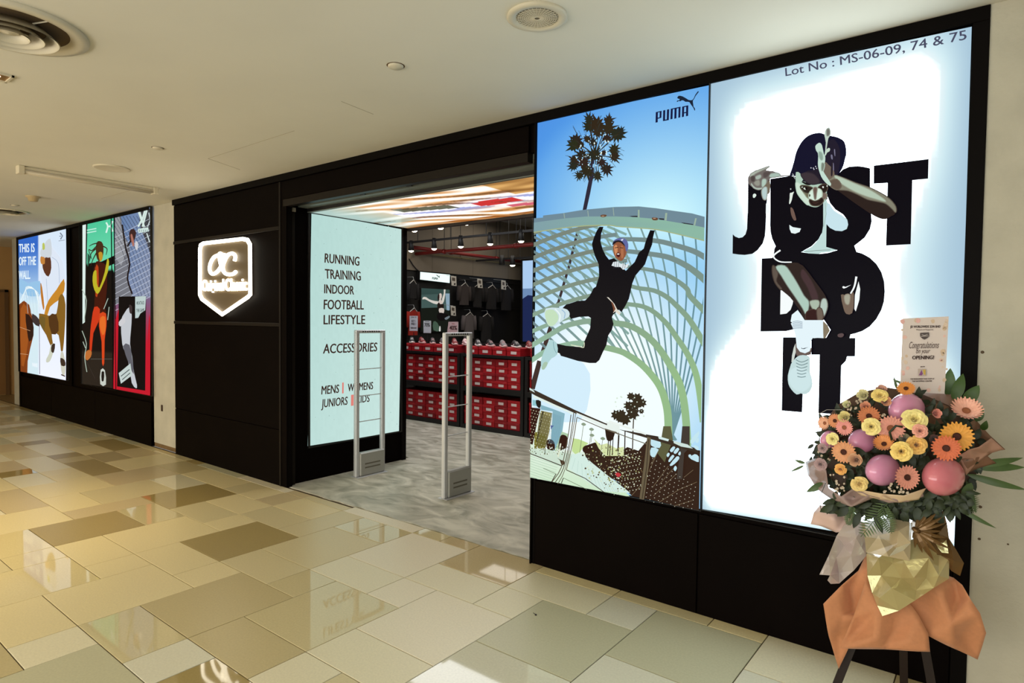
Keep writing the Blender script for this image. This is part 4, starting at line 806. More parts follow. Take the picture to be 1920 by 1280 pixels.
# ---------------- directory light box on the left reveal (plane x = const)
RX = -5.518
QR = [(584, 398), (755, 430), (748, 809), (577, 836)]
tR = empty('directory_lightbox', (RX, .9, .36), 'pale mint lit panel listing running, training and other departments inside the doorway', 'lit sign')
R_ = Art(0, RX, (1, 0, 0))
cor = [at(q[0], q[1], 0, RX) for q in QR]
ya, yb = (cor[0].y+cor[3].y)/2, (cor[1].y+cor[2].y)/2; zt, zb_ = (cor[0].z+cor[1].z)/2, (cor[2].z+cor[3].z)/2
fr = MB()
for b4 in ((ya-.02, yb+.02, zt, zt+.015), (ya-.02, yb+.02, zb_-.015, zb_), (ya-.02, ya, zb_, zt), (yb, yb+.02, zb_, zt)): fr.box(-5.53, RX+.012, b4[0], b4[1], b4[2], b4[3])
fr.build('frame', M_DARK, tR)
MB().box(-5.53, RX+.01, -.0+yb+.02, 1.6, 0, zt+.01).build('end_stile', M_CLADB, tR)
nr = np.random.RandomState(4); NZ = nr.rand(40, 60)
def bgR(u, v):
    n = NZ[int(v*39), int(u*59)]; c = mix((182, 218, 212), (204, 232, 226), u*.6+.4*v); k = 1-.035*n
    return tuple(x*k for x in lin(c))
R_.grid('print', QR, 59, 100, bgR)
sp = random.Random(9)
for k in range(90):
    c = (sp.uniform(590, 748), sp.uniform(410, 800)); R_.L = 2; R_.dots('print', [c], sp.uniform(.5, 1.1), (166, 196, 190), 5)
KT = (58, 38, 30)
kk = lambda x, y: (590+x*.25, 460+y*.25)
for tx, bl, br, tl in (('RUNNING', (75, 128), (333, 152), (78, 55)), ('TRAINING', (80, 247), (346, 263), (77, 172)), ('INDOOR', (72, 358), (294, 368), (73, 287)), ('FOOTBALL', (68, 478), (367, 480), (70, 402)), ('LIFESTYLE', (67, 591), (377, 589), (68, 517)), ('ACCESSORIES', (63, 810), (466, 793), (68, 735)), ('MENS', (50, 1117), (180, 1104), (54, 1050)), ('WOMENS', (248, 1094), (436, 1077), (250, 1034)), ('JUNIORS', (50, 1216), (244, 1193), (54, 1150)), ('KIDS', (312, 1182), (410, 1171), (314, 1124))):
    R_.text('lettering', tx, kk(*bl), kk(*br), kk(*tl), KT, off=.02)
R_.poly('lettering', [kk(206, 1028), kk(217, 1027), kk(216, 1108), kk(205, 1110)], (224, 120, 110), raw=True); R_.poly('lettering', [kk(272, 1120), kk(292, 1118), kk(291, 1200), kk(271, 1203)], (224, 130, 120), raw=True)
R_.build(tR, E1)

# ---------------- printed ceiling light box in the doorway
SZ = 2.72
tC = empty('ceiling_lightbox', (-4.0, .95, SZ), 'lit ceiling panel with streaky orange, white and blue picture over the doorway', 'lit panel')
bx('housing', M_DARK, -5.52, -2.5, .27, 1.66, SZ+.003, SZ+.14, tC)
MB().box(-5.52, -2.5, .27, .30, SZ-.004, SZ+.003).build('frame', M_GREY, tC); MB().box(-5.52, -2.5, 1.60, 1.66, SZ-.03, SZ+.003).build('rear_rail', M_DARK, tC)
U = MB(); sr = random.Random(21); nx, ny = 150, 60; CN = np.zeros((ny+1, nx+1, 3))
freq = [(sr.uniform(.5, 4)*sr.choice((-1, 1)), sr.uniform(14, 60), sr.uniform(0, 6.28), sr.uniform(.5, 1)) for _ in range(18)]
def cl_col(u, v):
    # u along x 0 left..1 right, v 0 front..1 back
    s_ = sum(a*math.sin(fu*6*u+fv*(v+.12*math.sin(5*u+1))+p) for fu, fv, p, a in freq)/4.5
    base = mix((190, 130, 70), (250, 242, 232), .62+1.3*s_)
    if u < .22: base = mix((150, 172, 166), base, (u-.04)/.25+.3*s_+(.55 if v > .72 else 0))
    d = abs(v-(.42+.1*math.sin(4*u)))
    if .2 < u < .85 and d < .22: base = mix((240, 240, 252) if s_ > -.15 else (150, 160, 214), base, d/.24)
    if .55 < u < .72 and abs(v-.48) < .07+.03*s_: base = (190, 50, 48)
    if .62 < u < .78 and abs(v-.66) < .04+.03*s_: base = (196, 92, 108)
    if .26 < u < .48 and abs(v-.35-.5*(u-.3)) < .07: base = (92, 92, 74)
    if v > .9: base = mix(base, (146, 84, 30), .6+s_)
    if u > .75 and v < .35: base = mix((206, 160, 96), (132, 90, 44), .45-s_)
    if s_ < -.62: base = mix(base, (88, 60, 36), .6)
    return tuple(x*1.25 for x in lin(base))
vs, cs = [], []
for j in range(ny+1):
    for i in range(nx+1): vs.append((-5.50+i/nx*3.0, .30+j/ny*1.30, SZ)); cs.append(cl_col(i/nx, j/ny))
U.add(vs, [[(j+1)*(nx+1)+i, (j+1)*(nx+1)+i+1, j*(nx+1)+i+1, j*(nx+1)+i] for j in range(ny) for i in range(nx)], cs)
U.build('print', E1, tC)

# ---------------- neon shield sign
NZk = (340, 420, .15625); nk = lambda P, d: [at(340+x*.15625, 420+y*.15625, 1, d) for x, y in P]
tO = empty('neon_sign', tuple(at(414, 510, 1, -.03)), 'white glowing shield-shaped neon sign with two script letters on the black wall', 'neon sign')
M_NEON = mat('neon_white', (255, 250, 236), .4, emit=(255, 247, 226), estr=4.5)
sh = [(215, 300), (225, 245), (262, 222), (740, 168), (800, 180), (832, 236), (836, 850), (800, 885), (490, 1094), (240, 905), (214, 850)]
for s_, r in ((1.0, .0105), (.945, .0105)):
    P = [(520+(x-520)*s_, 600+(y-600)*(s_+.012 if s_ < 1 else 1)) for x, y in sh]
    MB().tube([p for p in nk(P, -.035)], r*1.15, 8, closed=True).build('neon_tube', M_NEON, tO, smooth=True)
bk = MB()
P = nk([(x, y) for x, y in sh], -.018); n_ = len(P)
bk.add([tuple(p) for p in P]+[(p.x, -.004, p.z) for p in P], [list(range(n_))[::-1]]+[[i, (i+1) % n_, (i+1) % n_+n_, i+n_] for i in range(n_)])
bk.build('back_plate', mat('sign_backplate', (92, 78, 56), .5), tO)
for part, P, r in (('letter', [(525, 370), (480, 372), (440, 372), (390, 400), (350, 470), (340, 550), (370, 598), (420, 580), (470, 520), (500, 450), (500, 390), (470, 350), (455, 380), (470, 470), (500, 560)], .019),
                   ('letter', [(640, 440), (648, 385), (615, 352), (560, 370), (520, 440), (500, 510), (515, 580), (560, 604), (620, 598), (655, 570)], .019)):
    q = smooth_line(P, 4); MB().tube(nk(q, -.034), r, 8).build(part, M_NEON, tO, smooth=True)
tb = MB()
for tx, x0, x1 in (('Original', 245, 500), ('Classic', 520, 780)):
    a_, b_, c_ = nk([(x0, 800-(x0-245)*.01), (x1, 797-(x1-245)*.012), (x0, 668-(x0-245)*.05)], -.036)
    text_mb(tb, tx, a_, b_-a_, c_-a_, off=.02, depth=(0, .012, 0))
tb.build('wordmark', M_NEON, tO)
# ================================================================ SECURITY GATES
def gate(x, y0, y1, lab, hz=1.52):
    t = empty('security_gate', (x, y0, 0), lab, 'security gate', 'anti-theft gates in the doorway'); w2 = .022
    for y in (y0, y1-.05): bx('upright', M_ALU, x-w2, x+w2, y, y+.05, .005, hz, t, b=.008)
    tbm = MB().box(x-w2, x+w2, y0, y1, hz-.012, hz+.022, .008); tbm.build('top_rail', M_ALU, t)
    lm = MB()
    for k in range(8): lm.tube([(x+w2-.002, y0+.09+k*.03, hz+.006), (x+w2+.002, y0+.09+k*.03, hz+.006)], .008, 8)
    lm.build('indicator_lamps', M_DARK, t)
    for z in (1.13, .85, .58): MB().tube([(x, y0+.04, z), (x, y1-.04, z+.002)], .005, 8).build('crossbar', M_ALU, t)
    bx('base_box', mat('gate_base_grey', (164, 164, 158), .4, metal=.3), x-.03, x+.034, y0+.048, y1-.012, .005, .255, t, b=.012)
    for z in (.125, .085): MB().box(x+.033, x+.036, y0+.11, y1-.08, z, z+.014).build('vent_slot', mat('vent_grey', (104, 100, 88), .6), t)
    MB().box(x-.06, x+.06, y0-.005, y1+.005, 0.001, .006, .002).build('foot_plate', M_ALU, t)
gate(-5.27, .665, 1.06, 'silver security gate standing in front of the mint lit panel')
gate(-4.02, .69, 1.07, 'silver security gate standing free in the middle of the doorway')

# ================================================================ CEILING FIXTURES
def fix(name, x, y, lab, cat, group=None): return empty(name, (x, y, H), lab, cat, group)
def rings(t, x, y, prof, m, name, n=48): return MB().lathe(prof, n, (x, y, H)).build(name, m, t, smooth=True)
def diffuser(x, y, s, lab):
    t = fix('air_diffuser', x, y, lab, 'air vent', 'round air diffusers in the corridor ceiling')
    rings(t, x, y, [(.33*s, 0), (.335*s, -.012*s), (.30*s, -.02*s), (.262*s, -.012*s), (.25*s, .0)], M_WHITE, 'rim')
    rings(t, x, y, [(.25*s, -.0005), (0, -.0005)], mat('vent_dark', (78, 60, 34), .9), 'throat')
    for k, r in enumerate((.205, .145, .085)):
        rings(t, x, y, [(r*s, -.052*s), ((r-.055)*s, -.004*s), ((r-.052)*s, -.002*s), ((r+.004)*s, -.05*s)], M_WHITE, 'cone')
    rings(t, x, y, [(.045*s, -.004*s), (.04*s, -.03*s), (0, -.038*s)], M_WHITE, 'hub', 24)
    for q in range(4):
        a_ = q*math.pi/2+.4; MB().tube([(x+.04*s*math.cos(a_), y+.04*s*math.sin(a_), H-.006), (x+.25*s*math.cos(a_), y+.25*s*math.sin(a_), H-.004)], .004, 4).build('spoke', M_WHITE, t)
diffuser(-3.80, -2.53, .97, 'large round white air diffuser with concentric rings, nearest the camera')
diffuser(-10.55, -.97, .75, 'small far round air diffuser above the leftmost posters')
t = fix('ceiling_speaker', -1.707, -1.095, 'round white ceiling speaker with fine ribbed grille above the blue poster', 'speaker')
rings(t, -1.707, -1.095, [(.137, 0), (.139, -.008), (.128, -.014), (.1, -.012), (.096, -.006)], M_WHITE, 'rim'); rings(t, -1.707, -1.095, [(.096, -.006), (0, -.006)], mat('speaker_mesh', (150, 142, 122), .7), 'cloth')
g = MB()
for k in range(32):
    a_ = 2*math.pi*k/32; g.tube([(-1.707+.012*math.cos(a_), -1.095+.012*math.sin(a_), H-.010), (-1.707+.095*math.cos(a_), -1.095+.095*math.sin(a_), H-.010)], .0016, 4)
for r in [.02+.0095*i for i in range(8)]: g.tube([(-1.707+r*math.cos(2*math.pi*k/28), -1.095+r*math.sin(2*math.pi*k/28), H-.0105) for k in range(28)], .0013, 4, closed=True)
g.build('grille', M_WHITE, t)
for x, y, s, lab in ((-2.654, -1.103, 1, 'small round sprinkler cap, nearer one, left of the ceiling speaker'), (-5.515, -1.142, .95, 'small round sprinkler cap near the fluorescent fitting'), (-9.9, -1.03, .95, 'small round sprinkler cap far back by the smoke detector')):
    t = fix('ceiling_sprinkler', x, y, lab, 'sprinkler', 'sprinkler caps'); rings(t, x, y, [(.042*s, 0), (.043*s, -.006), (.036*s, -.012), (0, -.013)], M_WHITE, 'cap', 24); rings(t, x, y, [(.05*s, -.0006), (.04*s, -.0006)], mat('shadow_gap', (96, 72, 40), .9), 'gap_ring', 24)
t = fix('access_hatch', -6.62, -1.09, 'round flush ceiling hatch beyond the sprinkler cap', 'ceiling hatch'); rings(t, -6.62, -1.09, [(.15, 0), (.152, -.007), (.138, -.011), (.12, -.008), (0, -.009)], M_WHITE, 'disc')
t = fix('smoke_detector', -8.98, -1.08, 'small conical smoke detector on the ceiling at left', 'smoke detector'); rings(t, -8.98, -1.08, [(.075, 0), (.075, -.012), (.055, -.02), (.045, -.055), (.03, -.062), (0, -.062)], mat('detector_beige', (178, 158, 120), .5), 'body', 24)
a1, a2 = at(40, 322, 2, H-.06), at(290, 362, 2, H-.06)
t = fix('fluorescent_fitting', (a1.x+a2.x)/2, (a1.y+a2.y)/2, 'long unlit twin tube fitting hanging under the ceiling', 'ceiling light')
xm = (a1.x+a2.x)/2
for y in (a1.y, a2.y): bx('end_bracket', M_WHITE, xm-.06, xm+.03, y-.025, y+.025, H-.075, H, t, b=.005)
bx('body', M_WHITE, xm-.035, xm+.01, a1.y, a2.y, H-.03, H-.001, t, b=.004)
for dx in (-.04, .012): MB().tube([(xm+dx, a1.y+.02, H-.055), (xm+dx, a2.y-.02, H-.055)], .013, 10).build('tube', mat('unlit_tube', (188, 178, 156), .25), t, smooth=True)
def downlight(x, y, p, lab, col=(1, .80, .42), spot=75):
    t = fix('downlight', x, y, lab, 'downlight', 'square recessed downlights'); s = .075
    m = MB()
    for q in ((-s, s, s-.012, s), (-s, s, -s, -s+.012), (-s, -s+.012, -s, s), (s-.012, s, -s, s)): m.box(x+q[0], x+q[1], y+q[2], y+q[3], H-.01, H)
    m.build('trim', M_WHITE, t); bx('reflector', mat('gold_reflector', (150, 112, 50), .3, metal=.6), x-s+.012, x+s-.012, y-s+.012, y+s-.012, H-.003, H-.001, t)
    MB().lathe([(.0, -.012), (.022, -.011), (.028, -.004)], 20, (x, y, H)).build('lamp', mat('warm_lamp', (255, 240, 210), .4, emit=(255, 236, 196), estr=6), t)
    l = bpy.data.lights.new('downlight_beam', 'SPOT'); l.energy = p; l.color = col; l.spot_size = math.radians(spot); l.spot_blend = .9; l.shadow_soft_size = .04
    o = bpy.data.objects.new('downlight_beam', l); scn.collection.objects.link(o); o.location = (x, y, H-.05); o.parent = t; o.matrix_parent_inverse = wm(t).inverted()
downlight(-4.63, -2.40, 12, 'square recessed downlight at the left edge of the ceiling')
downlight(-6.15, -2.42, 190, 'square recessed downlight just beyond the left edge, over the bright floor patch')
downlight(-9.3, -2.42, 40, 'square recessed downlight far left, over the distant floor')
# ================================================================ SHOP INTERIOR
M_RACK = mat('rack_black', (24, 22, 22), .5)
BAYS = [(-7.98, -6.545, 'left bay'), (-6.52, -5.315, 'middle bay'), (-5.29, -4.10, 'right bay')]
ZS = [.07, .655]; YB = 3.66
for n, (x0, x1, bn) in enumerate(BAYS):
    t = empty('shoe_rack', ((x0+x1)/2, 3.85, 0), 'black steel shoe rack, '+('left of the three, behind the reveal panel' if n == 0 else 'middle of the three, behind the free-standing gate' if n == 1 else 'right of the three, mostly behind the blue poster'), 'shelf rack', 'black shoe racks')
    for xx in (x0, x1-.05):
        for yy in (3.64, 4.03): bx('post', M_RACK, xx, xx+.05, yy, yy+.04, 0, 1.14, t)
    for z0, z1 in ((0, .065), (.575, .65), (1.10, 1.14)): bx('shelf', M_RACK, x0+.05, x1-.05, 3.64, 4.07, z0, z1, t)
    bx('back_panel', M_RACK, x0, x1, 4.071, 4.08, 0, 1.3, t)
RED = [mat('shoebox_red', (178, 24, 34), .55), mat('shoebox_red_dark', (150, 20, 30), .55)]
M_LBL = mat('box_label', (226, 206, 204), .6)
def boxmesh(w_, h_, rot):
    b_, l_, a_ = MB(), MB(), MB(); g = .002
    b_.box(g, w_-g, .006, .32, 0, h_-.030); l_.box(0, w_, 0, .325, h_-.036, h_-.001, .0015)
    if not rot: a_.box(w_*.30, w_*.72, .003, .006, h_*.22, h_*.58); c0 = w_*.80
    else: a_.box(w_*.3, w_*.68, .003, .006, h_*.25, h_*.62)
    k_ = MB(); 
    if not rot: k_.add([(w_*.62, -.0006, h_-.027), (w_*.80, -.0006, h_-.018), (w_*.9, -.0006, h_-.010), (w_*.74, -.0006, h_-.022)], [(0, 1, 2, 3)])
    else: k_.add([(w_*.2, -.0006, h_-.03), (w_*.4, -.0006, h_-.016), (w_*.5, -.0006, h_-.012), (w_*.3, -.0006, h_-.026)], [(0, 1, 2, 3)])
    return b_.mesh('body'), l_.mesh('lid'), a_.mesh('label'), k_.mesh('logo')
BM = {}
bp_r = random.Random(2)
def shoebox(x, z, w_, h_, rot, lab):
    key = (round(w_, 3), round(h_, 3), rot, bp_r.random() < .3)
    if key not in BM:
        ms = boxmesh(w_, h_, rot); 
        for m_, mm in zip(ms, (RED[key[3]], RED[key[3]], M_LBL, M_LBL)): m_.materials.append(mm)
        BM[key] = ms
    t = empty('shoebox', (x, YB+bp_r.uniform(0, .018), z), lab, 'shoebox', 'red shoeboxes on the racks')
    for nm, me in zip(('body', 'lid', 'label', 'logo'), BM[key]): link(bpy.data.objects.new(nm, me), t)
ordn = ['first', 'second', 'third', 'fourth', 'fifth', 'sixth', 'seventh']; rows = ['bottom', 'second-lowest', 'second-highest', 'top']
for bi, (x0, x1, bn) in enumerate(BAYS):
    for si, zs in enumerate(ZS):
        xa = x0+.06; sn = 'lower' if si == 0 else 'upper'
        for q in range(2): shoebox(xa, zs+q*.215, .115, .212, True, f'red shoebox stood on end at the left of the {sn} shelf, {bn}, {"lower" if q == 0 else "upper"} one')
        xs_ = xa+.13; nc = 5 if bi == 0 else 4; wb = min(.235, (x1-.06-xs_)/nc)
        if bi == 2: nc = 2
        for c in range(nc):
            for r_ in range(4): shoebox(xs_+c*wb+bp_r.uniform(.001, .004), zs+r_*.1075, wb-.006, .1065, False, f'red shoebox lying flat on the {sn} shelf of the {bn}, {ordn[c]} column, {rows[r_]} row')
    nc = 5 if bi == 0 else 4 if bi == 1 else 2; wb = (x1-x0-.14)/nc if bi < 2 else .26
    for c in range(nc): shoebox(x0+.07+c*wb, 1.141, wb-.02, .115, False, f'red shoebox in the single row along the rack top, {bn}, {ordn[c]} from the left')
# display shoes on the boxes
def shoe(x, y, z, rz, cu, cs, lab):
    t = empty('sneaker', (x, y, z), lab, 'shoe', 'display sneakers on the shoeboxes', rot=(0, 0, rz))
    S_, U_ = MB(), MB(); n = 12
    sec = [(-.135, .022, .012), (-.12, .036, .075), (-.08, .038, .098), (-.03, .036, .085), (.02, .042, .062), (.07, .047, .045), (.115, .042, .034), (.14, .02, .02)]
    for X in (S_, U_):
        vs = []
        for (sx, hw, hh) in sec:
            for k in range(n):
                q = 2*math.pi*k/n
                if X is U_: vs.append((sx, hw*.93*math.cos(q), .022+max(0, hh-.01)*(.5+.5*math.sin(q))))
                else: vs.append((sx*1.04, hw*1.06*math.cos(q), .016+.016*math.sin(q)+(.008 if sx < -.1 or sx > .12 else 0)))
        X.add(vs, [[i*n+k, i*n+(k+1) % n, (i+1)*n+(k+1) % n, (i+1)*n+k] for i in range(len(sec)-1) for k in range(n)]+[list(range(n))[::-1], [(len(sec)-1)*n+k for k in range(n)]])
    S_.build('sole', cs, t, True, world=False); U_.build('upper', cu, t, True, world=False)
    L_ = MB()
    for k in range(4): L_.tube([(.0+k*.018, -.022, .086-k*.009), (.0+k*.018, .022, .086-k*.009)], .003, 5)
    L_.build('laces', cs, t, world=False)
    st = MB(); st.add([(-.05, -.040, .03), (-.02, -.0405, .03), (.03, -.043, .055), (.0, -.040, .06)], [(0, 1, 2, 3)]); st.build('side_stripe', cs, t, world=False)
UC = [mat('sneaker_black', (36, 30, 32), .6), mat('sneaker_maroon', (120, 34, 34), .6), mat('sneaker_pink', (226, 190, 188), .6), mat('sneaker_grey', (120, 112, 112), .6)]
SC = mat('sole_white', (236, 226, 222), .5); SCP = mat('sole_pink', (232, 190, 188), .5)
names = ['black', 'maroon', 'pale pink', 'grey']
for k in range(11):
    x = -7.86+k*.245; ci = [0, 1, 0, 3, 1, 2, 0, 0, 3, 0, 1][k]
    shoe(x+.1, 3.78, 1.258, -.55 if k % 2 else -.7, UC[ci], SCP if k % 3 else SC, f'{names[ci]} sneaker displayed on the rack-top shoeboxes, {["leftmost", "second", "third", "fourth", "fifth", "sixth", "seventh", "eighth", "ninth", "tenth", "eleventh"][k]} along')
class ArtP(Art):
    def __init__(s, fn, n, dz=.0003): Art.__init__(s, 1, 0, n, dz=dz); s.fn = fn
    def w(s, p, L=None): return s.fn(*p)+s.n*(s.dz*(s.L if L is None else L))
PR = printed('printed_card'); PRB = printed('garment_print', .9)
def psign(Q, y, lab, lines, bg, stand=True):
    P = [at(q[0], q[1], 1, y) for q in Q]; bot = min(P[2].z, P[3].z)
    t = empty('price_sign', ((P[0].x+P[1].x)/2, y, bot), lab, 'sign', 'price signs in the shop')
    m = MB(); m.box(P[0].x, P[1].x, y+.001, y+.005, bot, P[0].z); m.build('panel', mat('acrylic_sheet', (210, 206, 204), .3), t)
    a = Art(1, y, (0, -1, 0), dz=.0004); a.poly('print', Q, bg, raw=True)
    w_, h_ = Q[1][0]-Q[0][0], Q[3][1]-Q[0][1]
    for (tx, u0, u1, v, vh, c) in lines: a.text('lettering', tx, (Q[0][0]+w_*u0, Q[0][1]+h_*v), (Q[0][0]+w_*u1, Q[0][1]+h_*v), (Q[0][0]+w_*u0, Q[0][1]+h_*(v-vh)), c, off=.03)
    a.build(t, PR)
    if stand: MB().tube([((P[0].x+P[1].x)/2, y+.008, bot-.02), ((P[0].x+P[1].x)/2, y+.008, 1.257)], .006, 6).build('stem', M_RACK, t); MB().box((P[0].x+P[1].x)/2-.04, (P[0].x+P[1].x)/2+.04, y-.02, y+.03, 1.257, 1.262).build('foot', M_RACK, t)
G_ = (60, 54, 58)
psign([(768, 592), (783, 592), (783, 620), (768, 620)], 3.90, 'white price sign with four rows of text, leftmost on the rack', [('JOIN US', .15, .85, .14, .1, G_), ('BUY 1', .25, .75, .42, .16, G_), ('FREE 1', .2, .8, .6, .14, G_), ('Selected', .15, .85, .84, .1, G_)], (206, 206, 216))
psign([(794, 601), (808, 601), (808, 624), (794, 624)], 3.92, 'white price sign offering 70 percent off, behind the maroon sneaker', [('UP TO', .25, .75, .12, .08, G_), ('70%', .15, .85, .48, .3, G_)], (200, 204, 212))
psign([(841, 603), (859, 603), (857, 627), (838, 626)], 3.90, 'pink price sign offering 40 percent off, above the gate', [('SALE', .35, .65, .2, .08, (200, 60, 60)), ('40%', .12, .88, .66, .36, (90, 50, 48))], (196, 164, 166))
# lit sign and photo panel on the left wall of the shop
XW = -8.985
Qs = [(788, 509.5), (843.5, 514.8), (843, 530.4), (787.5, 523.8)]
P = [at(q[0], q[1], 0, XW+.08) for q in Qs]
t = empty('wall_lightbox', (XW, P[0].y, P[3].z), 'small white lit sign with leaping cat high on the inner left wall', 'lit sign')
bx('housing', M_DARK, XW-.01, XW+.078, min(P[0].y, P[3].y)-.01, max(P[1].y, P[2].y)+.01, P[3].z-.01, P[0].z+.01, t)
a = Art(0, XW+.08, (1, 0, 0), dz=.0005); a.poly('print', Qs, (226, 244, 240), raw=True)
a.text('lettering', 'PUMA', (810.5, 523.6), (821, 524.3), (810.5, 519), (84, 96, 92), off=.05); a.poly('logo', [(817, 514.8), (820, 515.4), (823, 518), (824.5, 515.4), (824, 521), (820.5, 518.2)], (84, 96, 92), raw=True)
a.build(t, emis('backlit_film_bright', 1.25))
Qp = [(790, 540), (843, 543), (843, 622), (790, 620)]
t = empty('photo_panel', (XW, P[0].y, 1.9), 'backlit photo of a dancer with arms raised, under the small white sign', 'poster')
P = [at(q[0], q[1], 0, XW+.03) for q in Qp]; bx('housing', M_DARK, XW-.01, XW+.028, P[0].y-.02, P[1].y+.02, min(p.z for p in P), max(p.z for p in P), t)
a = Art(0, XW+.03, (1, 0, 0), clip=Qp, dz=.0005); a.poly('print', Qp, lambda x, y: mix((60, 84, 80), (22, 24, 20), (y-560)/40), raw=True)
a.z(750, 500, .125)
a.poly('print', [(310, 420), (745, 400), (745, 640), (560, 700), (310, 660)], (74, 98, 94)); a.poly('print', [(680, 400), (745, 400), (745, 650), (700, 660)], (150, 178, 196)); a.poly('print', [(310, 620), (560, 610), (745, 660), (745, 980), (310, 980)], (26, 30, 24)); a.poly('print', [(500, 820), (560, 840), (600, 960), (500, 950)], (74, 96, 80), sm=2)
a.poly('figure', [(335, 490), (345, 455), (390, 455), (440, 490), (520, 512), (575, 520), (570, 560), (500, 550), (420, 510), (370, 485)], (232, 226, 216), sm=2)
a.poly('figure', [(625, 560), (630, 480), (655, 400), (655, 320), (680, 268), (712, 280), (708, 305), (684, 320), (675, 420), (655, 520)], (232, 226, 216), sm=2)
a.poly('figure', [(578, 420), (600, 396), (622, 410), (625, 460), (612, 490), (640, 545), (600, 560), (575, 530), (590, 490), (580, 460)], (226, 210, 200), sm=2); a.poly('figure', [(565, 430), (585, 400), (590, 460), (575, 510), (562, 490)], (44, 30, 26), sm=2)
a.poly('figure', [(556, 560), (580, 530), (600, 560), (630, 560), (655, 560), (655, 622), (560, 624)], (36, 26, 22)); a.poly('figure', [(583, 625), (655, 624), (652, 695), (590, 690)], (222, 208, 198), sm=2); a.poly('figure', [(570, 690), (655, 695), (720, 720), (700, 790), (600, 810), (550, 760)], (20, 16, 16), sm=2); a.poly('figure', [(665, 770), (735, 735), (740, 760), (690, 795)], (120, 130, 136), sm=2)
a.poly('figure', [(580, 960), (590, 890), (604, 900), (604, 965)], (226, 226, 220), sm=2)
a.build(t, emis('dim_backlit_film', .8))
# garments and price tags along the left wall
def garment(Q, col, lab, sleeves=True):
    xg = -8.86; P = [at(q[0], q[1], 0, xg) for q in Q]; y0, y1 = P[0].y, P[1].y; z1, z0 = P[0].z, P[2].z; W_ = y1-y0; yc = (y0+y1)/2
    t = empty('hanging_shirt', (xg, yc, z1), lab, 'clothing', 'clothes on the inner left wall')
    m = MB(); n = 14; rows_ = 8
    for sgn in (1, -1):
        vs = []
        for j in range(rows_+1):
            v = j/rows_; w_ = W_*(.26+.5*v) if v < .2 else W_*.36; z = z1-(z1-z0)*v
            for i in range(n+1):
                u = i/n*2-1; vs.append((xg+sgn*(.045*(1-abs(u)**3)+.008*math.sin(i*2.4+j*.3)), yc+u*w_, z-.05*abs(u)*(1-v)))
        m.add(vs, [[j*(n+1)+i, j*(n+1)+i+1, (j+1)*(n+1)+i+1, (j+1)*(n+1)+i] for j in range(rows_) for i in range(n)])
    m.build('body', col, t, True)
    if sleeves:
        for s_ in (-1, 1): MB().tube([(xg, yc+s_*W_*.36, z1-.04), (xg, yc+s_*W_*.41, z1-.18), (xg, yc+s_*W_*.42, z1-.34)], [.045, .05, .045], 10).build('sleeve', col, t, True)
    MB().tube([(xg+.02, yc-W_*.28, z1-.04), (xg+.04, yc, z1+.035), (xg+.02, yc+W_*.28, z1-.04)], .008, 6).build('hanger', mat('white_hanger', (200, 196, 190), .5), t)
    MB().tube([(xg+.04, yc, z1+.03), (xg+.02, yc, z1+.09), (-9.0, yc, z1+.09)], .004, 6).build('hook', M_ALU, t)
gb, gg, gc = mat('cloth_black', (30, 27, 27), .95), mat('cloth_charcoal', (62, 54, 52), .95), mat('cloth_grey', (92, 84, 84), .95)
garment([(762, 527), (784, 530), (784, 560), (762, 560)], gb, 'black shirt on a pale hanger left of the dancer photo')
garment([(858, 532), (882, 534), (882, 572), (858, 572)], gg, 'charcoal shirt on the upper rail right of the small lit sign')
garment([(884, 534), (906, 536), (906, 576), (884, 576)], gb, 'black shirt on the upper rail, second right of the small lit sign')
garment([(908, 536), (934, 538), (934, 580), (908, 580)], gb, 'black shirt on the upper rail, third right of the small lit sign')
garment([(936, 537), (962, 540), (962, 582), (936, 582)], gb, 'black shirt on the upper rail, furthest into the shop')
garment([(866, 588), (892, 590), (892, 634), (866, 634)], gc, 'grey jacket on the lower rail with a pale hanger')
garment([(898, 590), (925, 592), (925, 640), (898, 640)], gb, 'black shirt on the lower rail beside the grey jacket')
for k, (Q, lab) in enumerate((([(845.5, 517), (855.5, 518), (856, 536), (847, 535)], 'small white price tag just right of the small lit sign'), ([(895, 522), (904, 523), (905, 540), (896, 539)], 'small white price tag in the middle of the upper clothes rail'), ([(940, 525), (948, 526), (949, 543), (940, 542)], 'small white price tag furthest along the upper clothes rail'), ([(845, 573), (854, 574), (855, 592), (846, 591)], 'small white price tag beside the dancer photo, lower one'))):
    P = [at(q[0], q[1], 0, -8.70) for q in Q]; t = empty('price_tag', tuple(P[3]), lab, 'price tag', 'price tags on the clothes wall')
    m = MB(); m.add([tuple(p) for p in P]+[(p.x-.004, p.y, p.z) for p in P], [(3, 2, 1, 0), (4, 5, 6, 7), (0, 1, 5, 4), (1, 2, 6, 5), (2, 3, 7, 6), (3, 0, 4, 7)]); m.build('card', mat('tag_white', (206, 200, 190), .6), t)
    a = Art(0, -8.70, (1, 0, 0), dz=.0006); a.poly('print', [(Q[0][0]+2, Q[0][1]+3), (Q[1][0]-2, Q[1][1]+3), (Q[1][0]-2, Q[1][1]+9), (Q[0][0]+2, Q[0][1]+9)], (88, 76, 66), raw=True); a.poly('print', [(Q[2][0]-5, Q[2][1]-5), (Q[2][0]-2, Q[2][1]-6), (Q[2][0]-2, Q[2][1]-2), (Q[2][0]-5, Q[2][1]-2)], (60, 54, 50), raw=True); a.build(t, PR)
    MB().tube([(-8.702, (P[0].y+P[1].y)/2, P[0].z), (-8.99, (P[0].y+P[1].y)/2, P[0].z+.03)], .004, 5).build('arm', M_ALU, t)
garment([(762, 580), (786, 582), (786, 628), (762, 628)], mat('cloth_red', (150, 30, 16), .9), 'red shirt behind the leftmost price sign')
